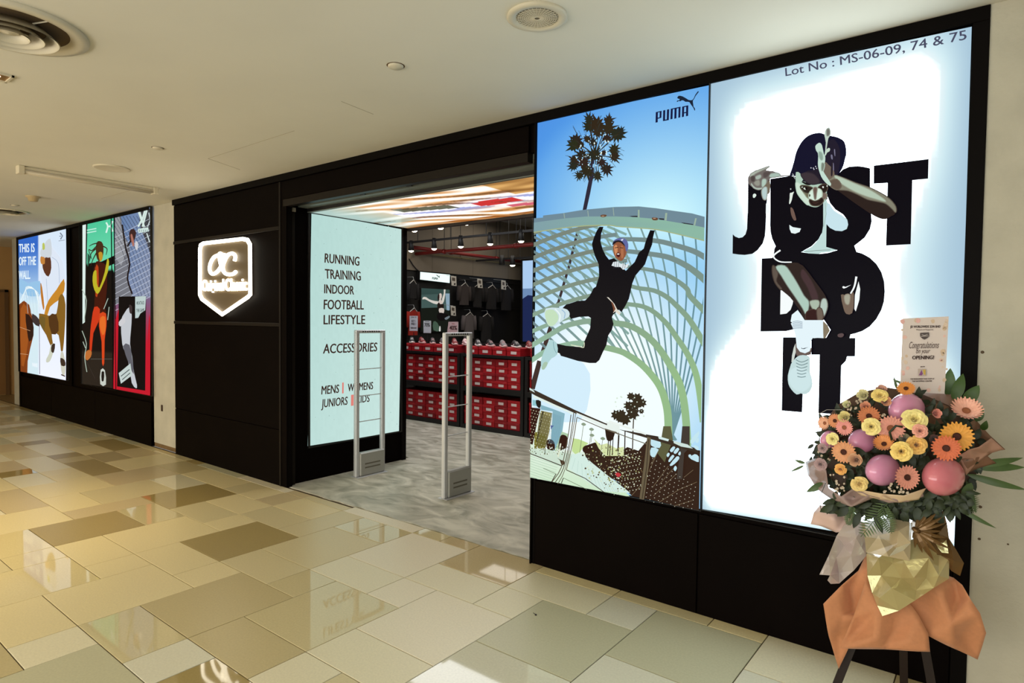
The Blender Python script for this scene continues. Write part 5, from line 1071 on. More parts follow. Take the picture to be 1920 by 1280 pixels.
for z, y0, y1, lab in ((2.50, 6.2, 10.2, 'upper black clothes rail on the inner left wall'), (1.92, 6.2, 10.2, 'lower black clothes rail on the inner left wall')):
    t = empty('clothes_rail', (-8.93, 8.2, z), lab, 'clothes rail', 'rails on the inner left wall'); MB().tube([(-8.95, y0, z), (-8.95, y1, z)], .014, 8).build('rail', M_RACK, t); 
    for y in (y0+.1, y1-.1): bx('bracket', M_RACK, -9.0, -8.94, y, y+.03, z-.02, z+.02, t)
# track lights
def track(y, bar, heads, lab, r=.048):
    a_, b_ = at(bar[0][0], bar[0][1], 1, y), at(bar[1][0], bar[1][1], 1, y); z = (a_.z+b_.z)/2
    t = empty('lighting_track', ((a_.x+b_.x)/2, y, z), lab, 'track rail', 'ceiling lighting tracks'); bx('rail', M_RACK, a_.x-.6, b_.x+.8, y-.018, y+.018, z-.018, z+.018, t)
    for k in range(4): xx = a_.x+.25+k*(b_.x-a_.x)/3.4; MB().tube([(xx, y, z), (xx, y, 3.88)], .006, 6).build('hanger_rod', M_RACK, t)
    return z
def head(px, py, y, zr, lab, on=1, r=.05):
    p = at(px, py, 1, y); t = empty('track_spotlight', (p.x, y, zr), lab, 'spotlight', 'track spotlights in the shop')
    MB().tube([(p.x, y, zr-.016), (p.x, y, p.z+.16)], .02, 8).build('stem', M_RACK, t)
    MB().lathe([(.0, .19), (r*.7, .19), (r*.82, .1), (r*1.05, .0), (r*1.0, -.002), (r*.9, .008)], 20, tuple(p)).build('barrel', M_RACK, t, True)
    MB().lathe([(r*.92, .006), (0, .004)], 20, tuple(p)).build('lens', mat('spot_lens_on', (255, 240, 210), .4, emit=(255, 238, 206), estr=14) if on else mat('spot_lens_off', (60, 56, 52), .3), t)
    if on: MB().lathe([(r*.95, -.002), (r*.6, -.022), (0, -.030)], 20, tuple(p)).build('bulb', MATS['spot_lens_on'], t, True)
    return p
zt1 = track(4.7, ((766, 455), (993, 432)), None, 'black lighting track carrying five lit spotlights')
for k, (px, py) in enumerate(((771, 470), (814, 466), (864, 462), (919, 457), (977, 452))):
    head(px, py, 4.7, zt1, ['leftmost', 'second', 'middle', 'fourth', 'rightmost'][k]+' lit spotlight on the long visible track', 1, .052)
zt2 = 3.34; t = empty('lighting_track', (-6.5, 4.62-.95, zt2), 'black lighting track just behind the doorway ceiling panel', 'track rail', 'ceiling lighting tracks'); bx('rail', M_RACK, -8.6, -4.0, 3.652, 3.688, zt2-.018, zt2+.018, t)
for k in range(3): MB().tube([(-8+k*1.6, 3.67, zt2), (-8+k*1.6, 3.67, 3.88)], .006, 6).build('hanger_rod', M_RACK, t)
for k, (px, py) in enumerate(((777, 432), (826, 427), (874, 419))): head(px, py, 3.67, zt2, ['left', 'middle', 'right'][k]+' spotlight of the three close under the doorway ceiling panel', 1, .052)
zt3 = track(6.4, ((935, 487), (1010, 480)), None, 'short far lighting track with a dark and a lit spotlight'); head(941, 496, 6.4, zt3, 'unlit spotlight on the short far track', 0, .06); head(961, 497, 6.4, zt3, 'small lit spotlight on the short far track', 1, .055)
M_PIPE = mat('sprinkler_red', (120, 28, 24), .5)
def pipe(a_, b_, r, m, lab, nm='sprinkler_pipe', cat='pipe'):
    t = empty(nm, tuple((a_+b_)/2), lab, cat); d = (b_-a_).normalized(); MB().tube([a_, b_], r, 10).build('pipe', m, t, True); 
    for k in (.3, .7): c = a_.lerp(b_, k); MB().tube([c-d*.03, c+d*.03], r*1.35, 10).build('coupling', m, t, True); MB().tube([c, (c.x, c.y, 3.90)], .006, 6).build('hanger', M_RACK, t)
a_ = at(766, 477.5, 1, 5.0); b_ = at(1010, 456.5, 1, 5.0); a_.z = b_.z = (a_.z+b_.z)/2; a_.x -= .3; b_.x += .8; pipe(a_, b_, .035, M_PIPE, 'red sprinkler pipe running parallel to the shop front')
a_ = at(772, 462, 0, -8.86); b_ = at(985, 492.5, 0, -8.86); a_.z = b_.z = (a_.z+b_.z)/2; pipe(a_, b_, .035, M_PIPE, 'red sprinkler pipe running deep into the shop')
a_ = at(800, 476, 0, -8.9); b_ = at(985, 498, 0, -8.9); a_.z = b_.z = (a_.z+b_.z)/2; pipe(a_, b_, .014, mat('conduit_olive', (110, 100, 66), .6), 'thin olive conduit beside the red pipes', 'conduit')
p0, p1 = at(767, 485, 0, -8.95), at(787, 509, 0, -8.95); t = empty('power_cable', tuple(p1), 'black cable sagging down to the small lit sign', 'cable'); MB().tube([p0, p0.lerp(p1, .35)-Vector((0, 0, .03)), p0.lerp(p1, .7)-Vector((0, 0, .03)), p1], .012, 6).build('cable', M_RACK, t)
# blue light box deep in the shop, half hidden
Qb = [(980, 489), (1012, 487), (1012, 640), (980, 640)]; P = [at(q[0], q[1], 1, 8.0) for q in Qb]
t = empty('display_lightbox', (P[0].x, 8, 0), 'tall blue lit display panel deep in the shop beside the doorway edge', 'lit panel'); bx('housing', M_DARK, P[0].x-.05, P[1].x+.3, 8.004, 8.14, 0, P[0].z+.04, t)
a = Art(1, 8.0, (0, -1, 0), dz=.0005); a.poly('print', Qb, (172, 204, 240), raw=True); a.poly('print', [(980, 541), (1012, 540), (1012, 600), (980, 600)], (110, 140, 180), raw=True); a.poly('print', [(980, 560), (990, 553), (1012, 556), (1012, 640), (980, 640)], (30, 40, 80), raw=True); a.build(t, E1)
bx('partition_post', M_RACK, -7.02, -6.97, 9.0, 9.05, 0, 2.7, SW)

# ================================================================ FLOWER STAND
BC = Vector((-.31, -.42, 1.13)); BN = Vector((CAMP.x-BC.x, CAMP.y-BC.y, 0)).normalized()
def BQ(px, py, d=0.):
    c = BC+BN*d; v = cray(px, py); return CAMP+v*(((c-CAMP).dot(BN))/(v.dot(BN)))
PXM = (BQ(1790, 850)-BQ(1690, 850)).length/100      # metres per pixel on the bouquet plane
FS = empty('flower_stand', (BC.x, BC.y, 0), 'congratulation flower stand wrapped in peach and gold paper in front of the white poster', 'flower arrangement')
M_LEG = mat('dark_stained_wood', (26, 10, 8), .5, noise=.2, nscale=14, stretch=(1, 1, .1))
knee = BQ(1700, 1000, -.04)
def leg(foot, top, nm='leg'):
    d = (top-foot).normalized(); s_ = d.cross(BN).normalized()*.016; f_ = BN*.011
    vs = [foot+s_+f_, foot-s_+f_, foot-s_-f_, foot+s_-f_, top+s_+f_, top-s_+f_, top-s_-f_, top+s_-f_]
    MB().add(vs, [(3, 2, 1, 0), (4, 5, 6, 7), (0, 1, 5, 4), (1, 2, 6, 5), (2, 3, 7, 6), (3, 0, 4, 7)]).build(nm, M_LEG, FS)
leg(Vector((-.545, -.42, .002)), BQ(1672, 1020, -.03)); leg(Vector((-.16, -.30, .002)), BQ(1700, 1020, -.05)); leg(Vector((-.30, -.12, .002)), BQ(1690, 1000, -.10)); 
MB().tube([BQ(1684, 1060, -.07), BQ(1690, 900, -.06)], .035, 10).build('centre_block', M_LEG, FS)
def leafmesh(mb, a, b_, w_, curl=0., n=8, up=None):
    "pointed leaf from a to b with half width w_, folded along its midrib"
    ax = b_-a; L_ = ax.length; d = ax/L_; s_ = d.cross(up or BN).normalized(); nn = s_.cross(d).normalized(); vs = []
    for i in range(n+1):
        t_ = i/n; h_ = w_*math.sin(math.pi*min(1, t_**.8))**.8 if 0 < t_ < 1 else 0.0004; c = a+ax*t_+nn*(curl*math.sin(math.pi*t_)*L_)
        vs += [c-s_*h_+nn*h_*.25, c, c+s_*h_+nn*h_*.25]
    mb.add(vs, [q for i in range(n) for q in ([i*3, i*3+1, i*3+4, i*3+3], [i*3+1, i*3+2, i*3+5, i*3+4])]); return mb
def sheet(name, P, inner, m, seed=1, amp=.006, sub=3, thick=True, flat=False, **kw):
    "wrapping paper: outline P and inner crease points (px, py, depth), triangulated, subdivided and crumpled"
    from mathutils.geometry import delaunay_2d_cdt
    A_ = P+inner; pts = [Vector((p[0], p[1])) for p in A_]; n = len(P)
    r = delaunay_2d_cdt(pts, [(i, (i+1) % n) for i in range(n)], [list(range(n))], 1, 1e-4)
    vs = [BQ(p.x, p.y, A_[o[0]][2] if o else 0) for p, o in zip(r[0], r[3])]
    me = bpy.data.meshes.new(name); bm = bmesh.new(); bv = [bm.verts.new(v) for v in vs]
    for f in r[2]:
        try: bm.faces.new([bv[i] for i in f])
        except ValueError: pass
    bmesh.ops.subdivide_edges(bm, edges=bm.edges[:], cuts=sub, use_grid_fill=True)
    g = random.Random(seed); ph = [(g.uniform(-40, 40), g.uniform(-40, 40), g.uniform(0, 6)) for _ in range(6)]
    for v in bm.verts:
        h_ = sum(math.sin(v.co.x*a+v.co.z*b_+c) for a, b_, c in ph)/3; v.co += BN*h_*amp
    bm.normal_update(); bm.to_mesh(me); bm.free(); me.materials.append(m)
    if not flat: me.polygons.foreach_set('use_smooth', [True]*len(me.polygons))
    o = bpy.data.objects.new(name, me); link(o, FS); o.matrix_parent_inverse = wm(FS).inverted()
    if thick: s_ = o.modifiers.new('s', 'SOLIDIFY'); s_.thickness = .0012
    return props(o, **kw)
Wk = lambda L: [(1460+x*.4689, 680+y*.4689, d) for x, y, d in L]
M_PEACH = mat('peach_wrapping', (190, 128, 88), .75, noise=.05, nscale=60, sheen=.2)
M_PINK = mat('dusty_pink_film', (206, 176, 166), .45)
M_BRN = mat('brown_organza', (128, 92, 70), .5, alpha=.93)
M_MAUVE = mat('mauve_film', (158, 134, 128), .35, alpha=.86)
def cello(name, col, alpha, th):
    m = mat(name, col, .10, metal=.25, alpha=alpha, coat=.6, bump=.35, bscale=14); b_ = m.node_tree.nodes['Principled BSDF']
    b_.inputs['Thin Film Thickness'].default_value = th; b_.inputs['Thin Film IOR'].default_value = 1.6; return m
M_GOLD = cello('gold_cellophane', (196, 180, 128), .93, 420); M_CLEAR = cello('clear_cellophane', (200, 186, 150), .7, 520); M_SILV = cello('silver_cellophane', (200, 184, 180), .82, 610); M_GBR = mat('bronze_film', (112, 84, 50), .25, metal=.4)
sheet('peach_paper', Wk([(350, 765, .0), (320, 830, .02), (250, 890, .05), (178, 965, .08), (200, 1090, .04), (240, 1225, .0), (275, 1150, .03), (330, 1020, .07), (370, 900, .05)]), Wk([(290, 900, .0), (250, 1010, .06), (240, 1100, .02), (300, 990, .01)]), M_PEACH, 1, label='left peach wrapping sheet ending in a long point')
sheet('peach_paper', Wk([(560, 880, .03), (620, 830, .02), (700, 860, .0), (735, 890, .03), (770, 950, .07), (805, 1000, .08), (830, 1080, .05), (815, 1130, .02), (795, 1185, .0), (700, 1140, .06), (600, 1090, .07), (470, 1005, .05)]), Wk([(650, 930, .08), (690, 1040, .09), (740, 1090, .02), (600, 990, .03), (720, 940, .01)]), M_PEACH, 2, label='right peach wrapping sheet with a rounded corner')
sheet('peach_paper', Wk([(355, 790, .04), (345, 880, .06), (300, 1010, .10), (245, 1140, .13), (420, 1146, .12), (605, 1153, .10), (598, 1080, .09), (560, 1010, .08), (480, 900, .07)]), Wk([(330, 1060, .08), (400, 980, .12), (390, 1100, .14), (470, 1060, .08), (520, 1110, .12), (380, 880, .04)]), M_PEACH, 3, label='centre peach wrapping sheet with a straight lower edge')
sheet('pink_paper', Wk([(165, 570, -.02), (230, 568, .0), (300, 600, .02), (330, 640, .03), (300, 665, .04), (230, 678, .03), (170, 655, .01), (128, 645, .0), (140, 600, .0)]), Wk([(220, 620, .05), (270, 625, .0)]), M_PINK, 4)
sheet('silver_wrap', Wk([(300, 620, .03), (262, 650, .03), (232, 690, .04), (200, 770, .07), (163, 846, .09), (205, 850, .08), (195, 868, .06), (208, 883, .05), (242, 882, .04), (300, 830, .04), (350, 770, .04), (345, 640, .04)]), Wk([(230, 780, .05), (262, 730, .02), (290, 770, .06), (240, 840, .02), (310, 700, .07)]), M_SILV, 5, .003, sub=1, flat=True)
sheet('gold_wrap', Wk([(352, 762, .08), (355, 850, .10), (375, 920, .11), (395, 970, .12), (415, 1012, .13), (480, 990, .13), (545, 950, .13), (620, 900, .12), (680, 862, .10), (682, 780, .08), (670, 700, .06), (600, 690, .05), (480, 720, .07)]), Wk([(400, 780, .15), (410, 850, .09), (405, 940, .15), (455, 800, .10), (450, 900, .16), (500, 790, .14), (490, 860, .08), (540, 860, .16), (590, 860, .10), (640, 850, .14), (600, 780, .13), (640, 760, .07), (550, 910, .09)]), M_GOLD, 6, .0, sub=0, flat=True)
sheet('clear_wrap', Wk([(330, 640, .09), (345, 700, .11), (350, 758, .13), (440, 775, .14), (525, 792, .15), (528, 720, .14), (535, 640, .10), (440, 620, .08)]), Wk([(400, 690, .14), (470, 740, .11), (480, 670, .13), (500, 750, .16)]), M_CLEAR, 7, .0, sub=0, flat=True)
sheet('bronze_wrap', Wk([(530, 640, .06), (560, 600, .05), (660, 590, .05), (672, 640, .05), (680, 700, .06), (740, 800, .07), (725, 850, .05), (690, 830, .06), (650, 770, .08), (600, 760, .09), (570, 730, .1), (540, 720, .1)]), Wk([(560, 660, .13), (600, 640, .05), (640, 680, .12), (600, 700, .06), (660, 730, .05), (700, 790, .1)]), M_GBR, 8, .003, sub=1, flat=True)
# gathered folds of the bow
gm = MB(); g = random.Random(4); k0 = Wk([(548, 668, .15)])[0]
for (ex, ey, w_) in ((600, 592, 5), (630, 600, 6), (655, 616, 6), (668, 640, 5), (655, 672, 5), (668, 700, 6), (690, 745, 6), (640, 765, 8), (620, 790, 8), (600, 720, 7), (575, 760, 6), (545, 740, 5), (560, 610, 5), (535, 700, 4)):
    q = Wk([(ex, ey, .12)])[0]; leafmesh(gm, BQ(k0[0], k0[1], .145), BQ(q[0], q[1], .115+g.uniform(0, .02)), w_*PXM*.7, .1, 6)
gm.build('gathered_bow', M_GBR, FS)
MB().tube([BQ(k0[0]-5, k0[1]-4, .15), BQ(k0[0]+1, k0[1]+2, .16), BQ(k0[0]+6, k0[1]+3, .15)], .008, 8).build('bow_knot', M_GBR, FS, True)
sheet('backing_paper', [(1531, 838, -.02), (1545, 790, -.02), (1572, 758, -.03), (1610, 736, -.05), (1660, 726, -.07), (1720, 735, -.07), (1780, 760, -.06), (1835, 820, -.05), (1838, 880, -.03), (1800, 930, .0), (1720, 950, .02), (1620, 945, .02), (1560, 915, .0), (1535, 880, -.01)], [(1680, 840, -.09), (1600, 830, -.05), (1760, 850, -.08), (1680, 900, -.04)], mat('backing_brown', (84, 60, 46), .6), 21, .01)
sheet('brown_paper', Wk([(575, 120, -.12), (640, 105, -.13), (720, 120, -.11), (755, 165, -.10), (790, 230, -.08), (845, 290, -.05), (905, 345, .0), (860, 352, .0), (835, 372, .02), (870, 400, .0), (800, 420, .02), (745, 445, .04), (705, 390, .06), (640, 350, .02), (560, 260, -.06)]), Wk([(660, 200, -.04), (720, 210, -.1), (740, 290, .02), (790, 330, -.06), (700, 300, -.04), (780, 380, .06), (640, 270, .0)]), M_BRN, 9, .01)
sheet('brown_paper', Wk([(720, 370, .05), (760, 345, .09), (800, 335, .10), (850, 300, .07), (900, 345, .05), (840, 362, .04), (790, 400, .04), (750, 450, .05)]), Wk([(800, 360, .05)]), mat('pink_brown_film', (172, 132, 112), .45), 10, .006)
sheet('collar_paper', Wk([(108, 395, -.02), (150, 380, .0), (190, 430, .08), (200, 500, .10), (250, 535, .14), (300, 500, .19), (360, 530, .2), (420, 545, .21), (500, 540, .22), (575, 515, .2), (580, 535, .2), (520, 556, .21), (440, 560, .21), (380, 540, .18), (290, 578, .16), (210, 545, .10), (150, 500, .04), (118, 450, .0)]), Wk([(150, 430, .06), (170, 480, .02), (240, 520, .09), (300, 545, .12)]), M_MAUVE, 11, .006)
sheet('collar_paper', Wk([(290, 500, .16), (350, 512, .2), (420, 525, .22), (500, 530, .23), (560, 510, .21), (590, 500, .19), (560, 545, .2), (480, 560, .21), (400, 545, .2), (330, 530, .18)]), Wk([(420, 540, .24)]), mat('cream_film', (206, 180, 146), .5), 12, .005)
sheet('backing_film', Wk([(560, 130, -.13), (600, 115, -.14), (650, 118, -.14), (640, 180, -.1), (590, 170, -.1)]), [], mat('pale_mauve_film', (170, 150, 146), .4, alpha=.8), 13, .004)
# ---- foliage
M_LF = mat('leaf_green', (58, 84, 34), .45, noise=.25, nscale=12); M_LD = mat('leaf_dark', (34, 46, 26), .5, noise=.3, nscale=20); M_LP = mat('palm_leaf', (70, 92, 48), .45, noise=.2, nscale=12)
def leaf(a, b_, w_, m, curl=.08, nm='leaf', **kw): leafmesh(MB(), BQ(*a), BQ(*b_), w_*PXM, curl).build(nm, m, FS, True, **kw)
for a, b_, w_ in (((1776, 742, -.1), (1782, 690, -.1), 13), ((1788, 752, -.08), (1806, 700, -.1), 12), ((1808, 756, -.08), (1836, 722, -.08), 13), ((1830, 790, -.06), (1842, 764, -.06), 9), ((1842, 806, -.06), (1850, 788, -.04), 7)): leaf(a, b_, w_, M_LF)
for a, b_, w_ in (((1800, 868, .0), (1922, 876, -.06), 11), ((1818, 872, .02), (1918, 858, -.04), 8), ((1810, 888, .0), (1925, 918, -.02), 8), ((1822, 905, .04), (1800, 940, .06), 9), ((1812, 900, .0), (1830, 962, .02), 6), ((1790, 948, .03), (1868, 990, .03), 5), ((1545, 905, .04), (1512, 922, .06), 8), ((1508, 872, .02), (1482, 884, .03), 3), ((1510, 868, .02), (1490, 862, .02), 4)): leaf(a, b_, w_, M_LP)
for a, b_, w_ in (((1700, 722, -.1), (1672, 710, -.1), 3), ((1682, 730, -.08), (1676, 706, -.08), 3)): leaf(a, b_, w_, M_LP, nm='grass_blade')
def wire(P, r, m, nm): MB().tube([BQ(*p) for p in P], r, 6).build(nm, m, FS, True)
wire([(1492, 860, .06), (1500, 820, .05), (1525, 782, .04), (1550, 768, .03), (1578, 768, .03), (1600, 780, .02)], .0012, mat('silver_twig', (170, 166, 160), .4), 'twig'); wire([(1500, 838, .05), (1516, 812, .05), (1540, 800, .04)], .001, MATS['silver_twig'], 'twig')
wire([(1540, 960, .12), (1536, 935, .13), (1548, 905, .1)], .0012, M_LD, 'twig'); wire([(1676, 838, .22), (1668, 810, .24), (1680, 798, .25), (1692, 800, .24)], .0045, M_LD, 'twig')
fm = MB(); g = random.Random(8)
for k in range(420):
    a_ = g.uniform(0, 6.283); rr = math.sqrt(g.random()); px = 1678+rr*158*math.cos(a_); py = 850+rr*112*math.sin(a_)
    d_ = .13*math.sqrt(max(0, 1-rr*rr))-.035+g.uniform(-.03, .0); q = g.uniform(0, 6.283); l_ = g.uniform(14, 30)
    leafmesh(fm, BQ(px, py, d_), BQ(px+l_*math.cos(q), py+l_*math.sin(q), d_+g.uniform(-.02, .03)), g.uniform(4, 8)*PXM, .1, 4)
fm.build('filler_leaves', M_LD, FS, True, kind='stuff')
fm = MB()
for k in range(300):
    px = g.uniform(1560, 1815); py = 928+g.uniform(-6, 30)+abs(px-1690)*-.04; q = g.uniform(.2, 2.9); l_ = g.uniform(16, 34); d_ = g.uniform(.02, .13)
    leafmesh(fm, BQ(px, py, d_), BQ(px+l_*math.cos(q), py+l_*math.sin(q)*.8, d_+g.uniform(-.02, .02)), g.uniform(4, 9)*PXM, .1, 4)
fm.build('hanging_leaves', mat('leaf_olive_dark', (40, 52, 28), .5, noise=.3, nscale=20), FS, True, kind='stuff')
def fern(a, b_, w_, n=13, nm='fern'):
    m = MB(); A0, B0 = BQ(*a), BQ(*b_); ax = B0-A0; s_ = ax.cross(BN).normalized(); m.tube([A0, A0+ax*.5+BN*.01, B0], .0012, 5)
    for k in range(n):
        t_ = .12+.85*k/n; c = A0+ax*t_; l_ = w_*PXM*math.sin(math.pi*(t_*.75+.2))
        for sg in (-1, 1): leafmesh(m, c, c+s_*sg*l_+ax.normalized()*l_*.55, .0028, 0, 3)
    m.build(nm, M_LP, FS)
fern((1668, 938, .15), (1614, 1006, .16), 24); fern((1652, 945, .15), (1672, 1000, .17), 18); fern((1806, 905, .0), (1826, 962, .0), 18); fern((1600, 945, .12), (1590, 985, .12), 14)
for P in (((1570, 956, .1), (1548, 940, .1), 9), ((1590, 950, .12), (1570, 968, .12), 9), ((1612, 960, .12), (1600, 990, .13), 8), ((1640, 955, .13), (1655, 1000, .14), 8), ((1720, 950, .12), (1722, 985, .13), 9), ((1750, 950, .1), (1770, 985, .1), 9), ((1598, 842, .18), (1625, 850, .2), 9), ((1604, 856, .18), (1624, 872, .2), 8)): leaf(P[0], P[1], P[2], M_LD, nm='leaf')
# waxflower sprays
def spray(name, C, n, sx, sy, seed, d0=.19):
    g = random.Random(seed); m = MB(); m2 = MB()
    for k in range(n):
        px, py = C[0]+g.uniform(-sx, sx), C[1]+g.uniform(-sy, sy); p = BQ(px, py, d0+g.uniform(0, .03)); R = g.uniform(2.2, 3.6)*PXM
        m2.tube([BQ(C[0]+(px-C[0])*.3, C[1]+sy*1.2, d0-.05), p], .0008, 4)
        for q in range(5):
            a_ = 1.2566*q+k; c = p+CR*R*math.cos(a_)+CU*R*math.sin(a_); leafmesh(m, p, c+BN*.002, R*.42, 0, 3)
        m.lathe([(R*.35, 0), (0, R*.3)], 6, tuple(p+BN*.001))
    m.build(name, mat('waxflower_white', (214, 198, 176), .6), FS, kind='stuff'); m2.build('waxflower_stems', M_LD, FS, kind='stuff')
spray('waxflowers', (1605, 766), 16, 16, 14, 1, .12); spray('waxflowers', (1570, 905), 14, 14, 16, 2, .17); spray('waxflowers', (1682, 915), 26, 26, 9, 3, .245); spray('waxflowers', (1545, 850), 9, 12, 16, 4, .12); spray('waxflowers', (1655, 783), 7, 8, 8, 5, .17); spray('waxflowers', (1618, 748), 8, 12, 12, 6, .08)
# ---- card
Qc = [(1693, 597), (1779, 593), (1771, 738), (1687, 735)]; DC = -.06
t = empty('greeting_card', tuple(BQ(1729, 737, DC)), 'tall clear-coated congratulation card reading OPENING, standing up behind the flowers', 'card')
P = [BQ(q[0], q[1], DC) for q in Qc]; b_ = BN*-.003; MB().add([tuple(p) for p in P]+[tuple(p+b_) for p in P], [(3, 2, 1, 0), (4, 5, 6, 7), (0, 1, 5, 4), (1, 2, 6, 5), (2, 3, 7, 6), (3, 0, 4, 7)]).build('board', mat('card_board', (216, 206, 200), .25, coat=.5), t)
MB().tube([BQ(1728, 735, DC-.01), BQ(1712, 860, DC-.01)], .004, 6).build('stick', mat('bamboo', (170, 130, 80), .6), t)
a = ArtP(lambda x, y: BQ(x, y, DC), BN, dz=.0003); a.poly('print', Qc, (206, 194, 188), raw=True)
g = random.Random(31)
for k in range(34):
    side = g.random(); px = g.choice([g.uniform(1690, 1702), g.uniform(1764, 1776)]) if side < .7 else g.uniform(1690, 1776); py = g.uniform(600, 732) if side < .7 else g.choice([g.uniform(597, 606), g.uniform(722, 733)])
    a.L = 1+k % 4; R = g.uniform(2, 5); n = 7; a.poly('print', [(px+R*math.cos(6.283*q/n)*g.uniform(.7, 1.2), py+R*math.sin(6.283*q/n)) for q in range(n)], g.choice([(214, 166, 160), (220, 180, 168), (200, 176, 150), (210, 190, 170)]), raw=True)
CT = (70, 44, 40); a.L = 8; cz = (1660, 560, .2344)
def ct(tx, x0, x1, y, h_, off=.01, sh_=0.): a.text('lettering', tx, (1660+x0*.2344, 560+y*.2344), (1660+x1*.2344, 560+(y-2)*.2344), (1660+(x0+1)*.2344, 560+(y-h_)*.2344), CT, off=off, shear=sh_)
ct('JD WORLDWIDE SDN BHD', 200, 440, 232, 19, .03); ct('Malaysia & Singapore', 248, 382, 252, 9, .02); ct('Congratulations', 190, 428, 396, 52, -.012, .35); ct('on your', 245, 358, 436, 26, -.012, .35); ct('OPENING!', 216, 388, 484, 30, .035); ct('FROM', 280, 314, 548, 9, .04); ct('THE MANAGEMENT AND STAFF OF', 200, 390, 646, 11, .03); ct('THE SHOPPING CENTRE', 214, 372, 664, 11, .03)
a.t = cz; a.poly('logo', [(278, 272), (348, 268), (350, 300), (330, 318), (312, 326), (296, 318), (278, 300)], (64, 52, 50)); a.line('logo', [(284, 300), (345, 296)], 1, (190, 180, 176)); a.line('logo', [(290, 284), (312, 292), (338, 282)], .8, (190, 180, 176), 2)
a.poly('logo', [(262, 560), (325, 560), (325, 616), (262, 618)], (176, 160, 150)); a.poly('logo', [(268, 610), (290, 566), (300, 600), (290, 612)], (120, 60, 120)); a.poly('logo', [(300, 566), (322, 566), (320, 610), (306, 600)], (190, 160, 60))
a.build(t, PR)
# ---- balloons
M_BAL = mat('pink_balloon', (226, 156, 192), .16, coat=.5, subs=.25, trans=0); M_BAL2 = mat('rose_balloon', (220, 128, 140), .16, coat=.5, subs=.25)
def balloon(px, py, rx, ry, d, m, lab):
    c = BQ(px, py, d); t = empty('balloon', tuple(c), lab, 'balloon', 'pink balloons in the bouquet'); rx *= PXM; ry *= PXM; n = 32; m_ = MB()
    M3 = Matrix((CR, CU, BN)).transposed().to_4x4(); M3.translation = c
    prof = [(max(.0005, math.sin(math.pi*k/20)), -math.cos(math.pi*k/20)) for k in range(21)]; vs = []
    for (r, z) in prof:
        for k in range(n): q = 6.2832*k/n; vs.append(M3 @ Vector((rx*r*math.cos(q), ry*r*math.sin(q), rx*z*(1.0 if z > 0 else 1.15))))
    m_.add(vs, [[i*n+k, i*n+(k+1) % n, (i+1)*n+(k+1) % n, (i+1)*n+k] for i in range(20) for k in range(n)]); m_.build('skin', m, t, True)
    kn = c-BN*rx*1.15; MB().lathe([(.003, -.006), (.006, 0), (.002, .006), (.0, .007)], 8, tuple(kn)).build('knot', m, t, True)
balloon(1700, 768, 42, 37, .06, M_BAL, 'large pink balloon at the top of the bouquet, below the card')
balloon(1617, 826, 33, 27, .10, M_BAL, 'pink balloon in the left middle, half under a cream rose')
balloon(1556, 825, 24, 23, .02, M_BAL, 'small pink balloon at the far left of the bouquet')
balloon(1655, 881, 39, 34, .15, M_BAL, 'pink balloon low in the centre, above the white sprays')
balloon(1769, 893, 46.5, 40, .13, M_BAL2, 'largest rose-red balloon at the lower right')
# ---- flowers
def rose_mesh(tight=0.):
    m = MB(); g = random.Random(5)
    for L_ in range(6):
        npet = 3 if L_ < 2 else 5; op = math.radians([4, 12, 24, 40, 58, 74][L_])*(1-tight*.6); h_ = [.62, .66, .70, .72, .76, .80][L_]; r0 = [.05, .12, .18, .24, .28, .30][L_]
        for p in range(npet):
            a0 = 6.2832*p/npet+L_*.7+g.uniform(-.15, .15); hw = 1.15 if L_ < 2 else .82; vs = []; nu, nv = 6, 6
            for j in range(nv+1):
                v = j/nv; o_ = op*(.35+.65*v)+(.55*max(0, v-.7)/.3 if L_ > 1 else 0)*(1-tight)
                if j == 0: r, z = r0*.4, -.25
                else: r += h_/nv*math.sin(o_)*1.25; z += h_/nv*math.cos(o_)
                for i in range(nu+1):
                    u = i/nu*2-1; wv = math.sin(math.pi*(.25+.6*v))**.6; a_ = a0+u*hw*wv; rr = r+.05+.015*math.sin(3*u+L_)-.03*u*u; zz = z-(.10*abs(u)**3 if v > .5 else 0)
                    vs.append((rr*math.cos(a_), rr*math.sin(a_), zz))
            m.add(vs, [[j*(nu+1)+i, j*(nu+1)+i+1, (j+1)*(nu+1)+i+1, (j+1)*(nu+1)+i] for j in range(nv) for i in range(nu)])
    return m
def calyx_mesh():
    m = MB(); m.lathe([(.0, -.55), (.12, -.5), (.22, -.3), (.30, -.12)], 10); m.tube([(0, 0, -.5), (0, 0, -1.6)], .05, 6); return m
def gerb(mpet, ring, up_, w_=.13, r1=.98):
    m = MB()
    for R_i in range(2):
        for p in range(mpet):
            a_ = 6.2832*(p+.5*R_i)/mpet+.03*math.sin(p*5); L_ = (r1 if R_i == 0 else r1*.86); r0 = .22; n = 5; vs = []
            for i in range(n+1):
                t_ = i/n; r = r0+(L_-r0)*t_; z = up_*(t_**1.5)+.05*R_i*(1-t_)-.02+.02*math.sin(p*3.1)*t_; h_ = w_*(.5+.62*math.sin(math.pi*t_**.9*.85))*.66*(0.55 if i == n else 1)
                c, s_ = math.cos(a_), math.sin(a_); vs += [(r*c+h_*s_, r*s_-h_*c, z), (r*c, r*s_, z-.025), (r*c-h_*s_, r*s_+h_*c, z)]
            m.add(vs, [q for i in range(n) for q in ([i*3, i*3+1, i*3+4, i*3+3], [i*3+1, i*3+2, i*3+5, i*3+4])])
    return m
def gdisc():
    m = MB(); m.lathe([(.24, -.02), (.23, .05), (.16, .07), (.10, .03), (0, .05)], 20)
    for k in range(26): a_ = 6.2832*k/26; m.tube([(.2*math.cos(a_), .2*math.sin(a_), .03), (.25*math.cos(a_), .25*math.sin(a_), .10)], .02, 4)
    return m
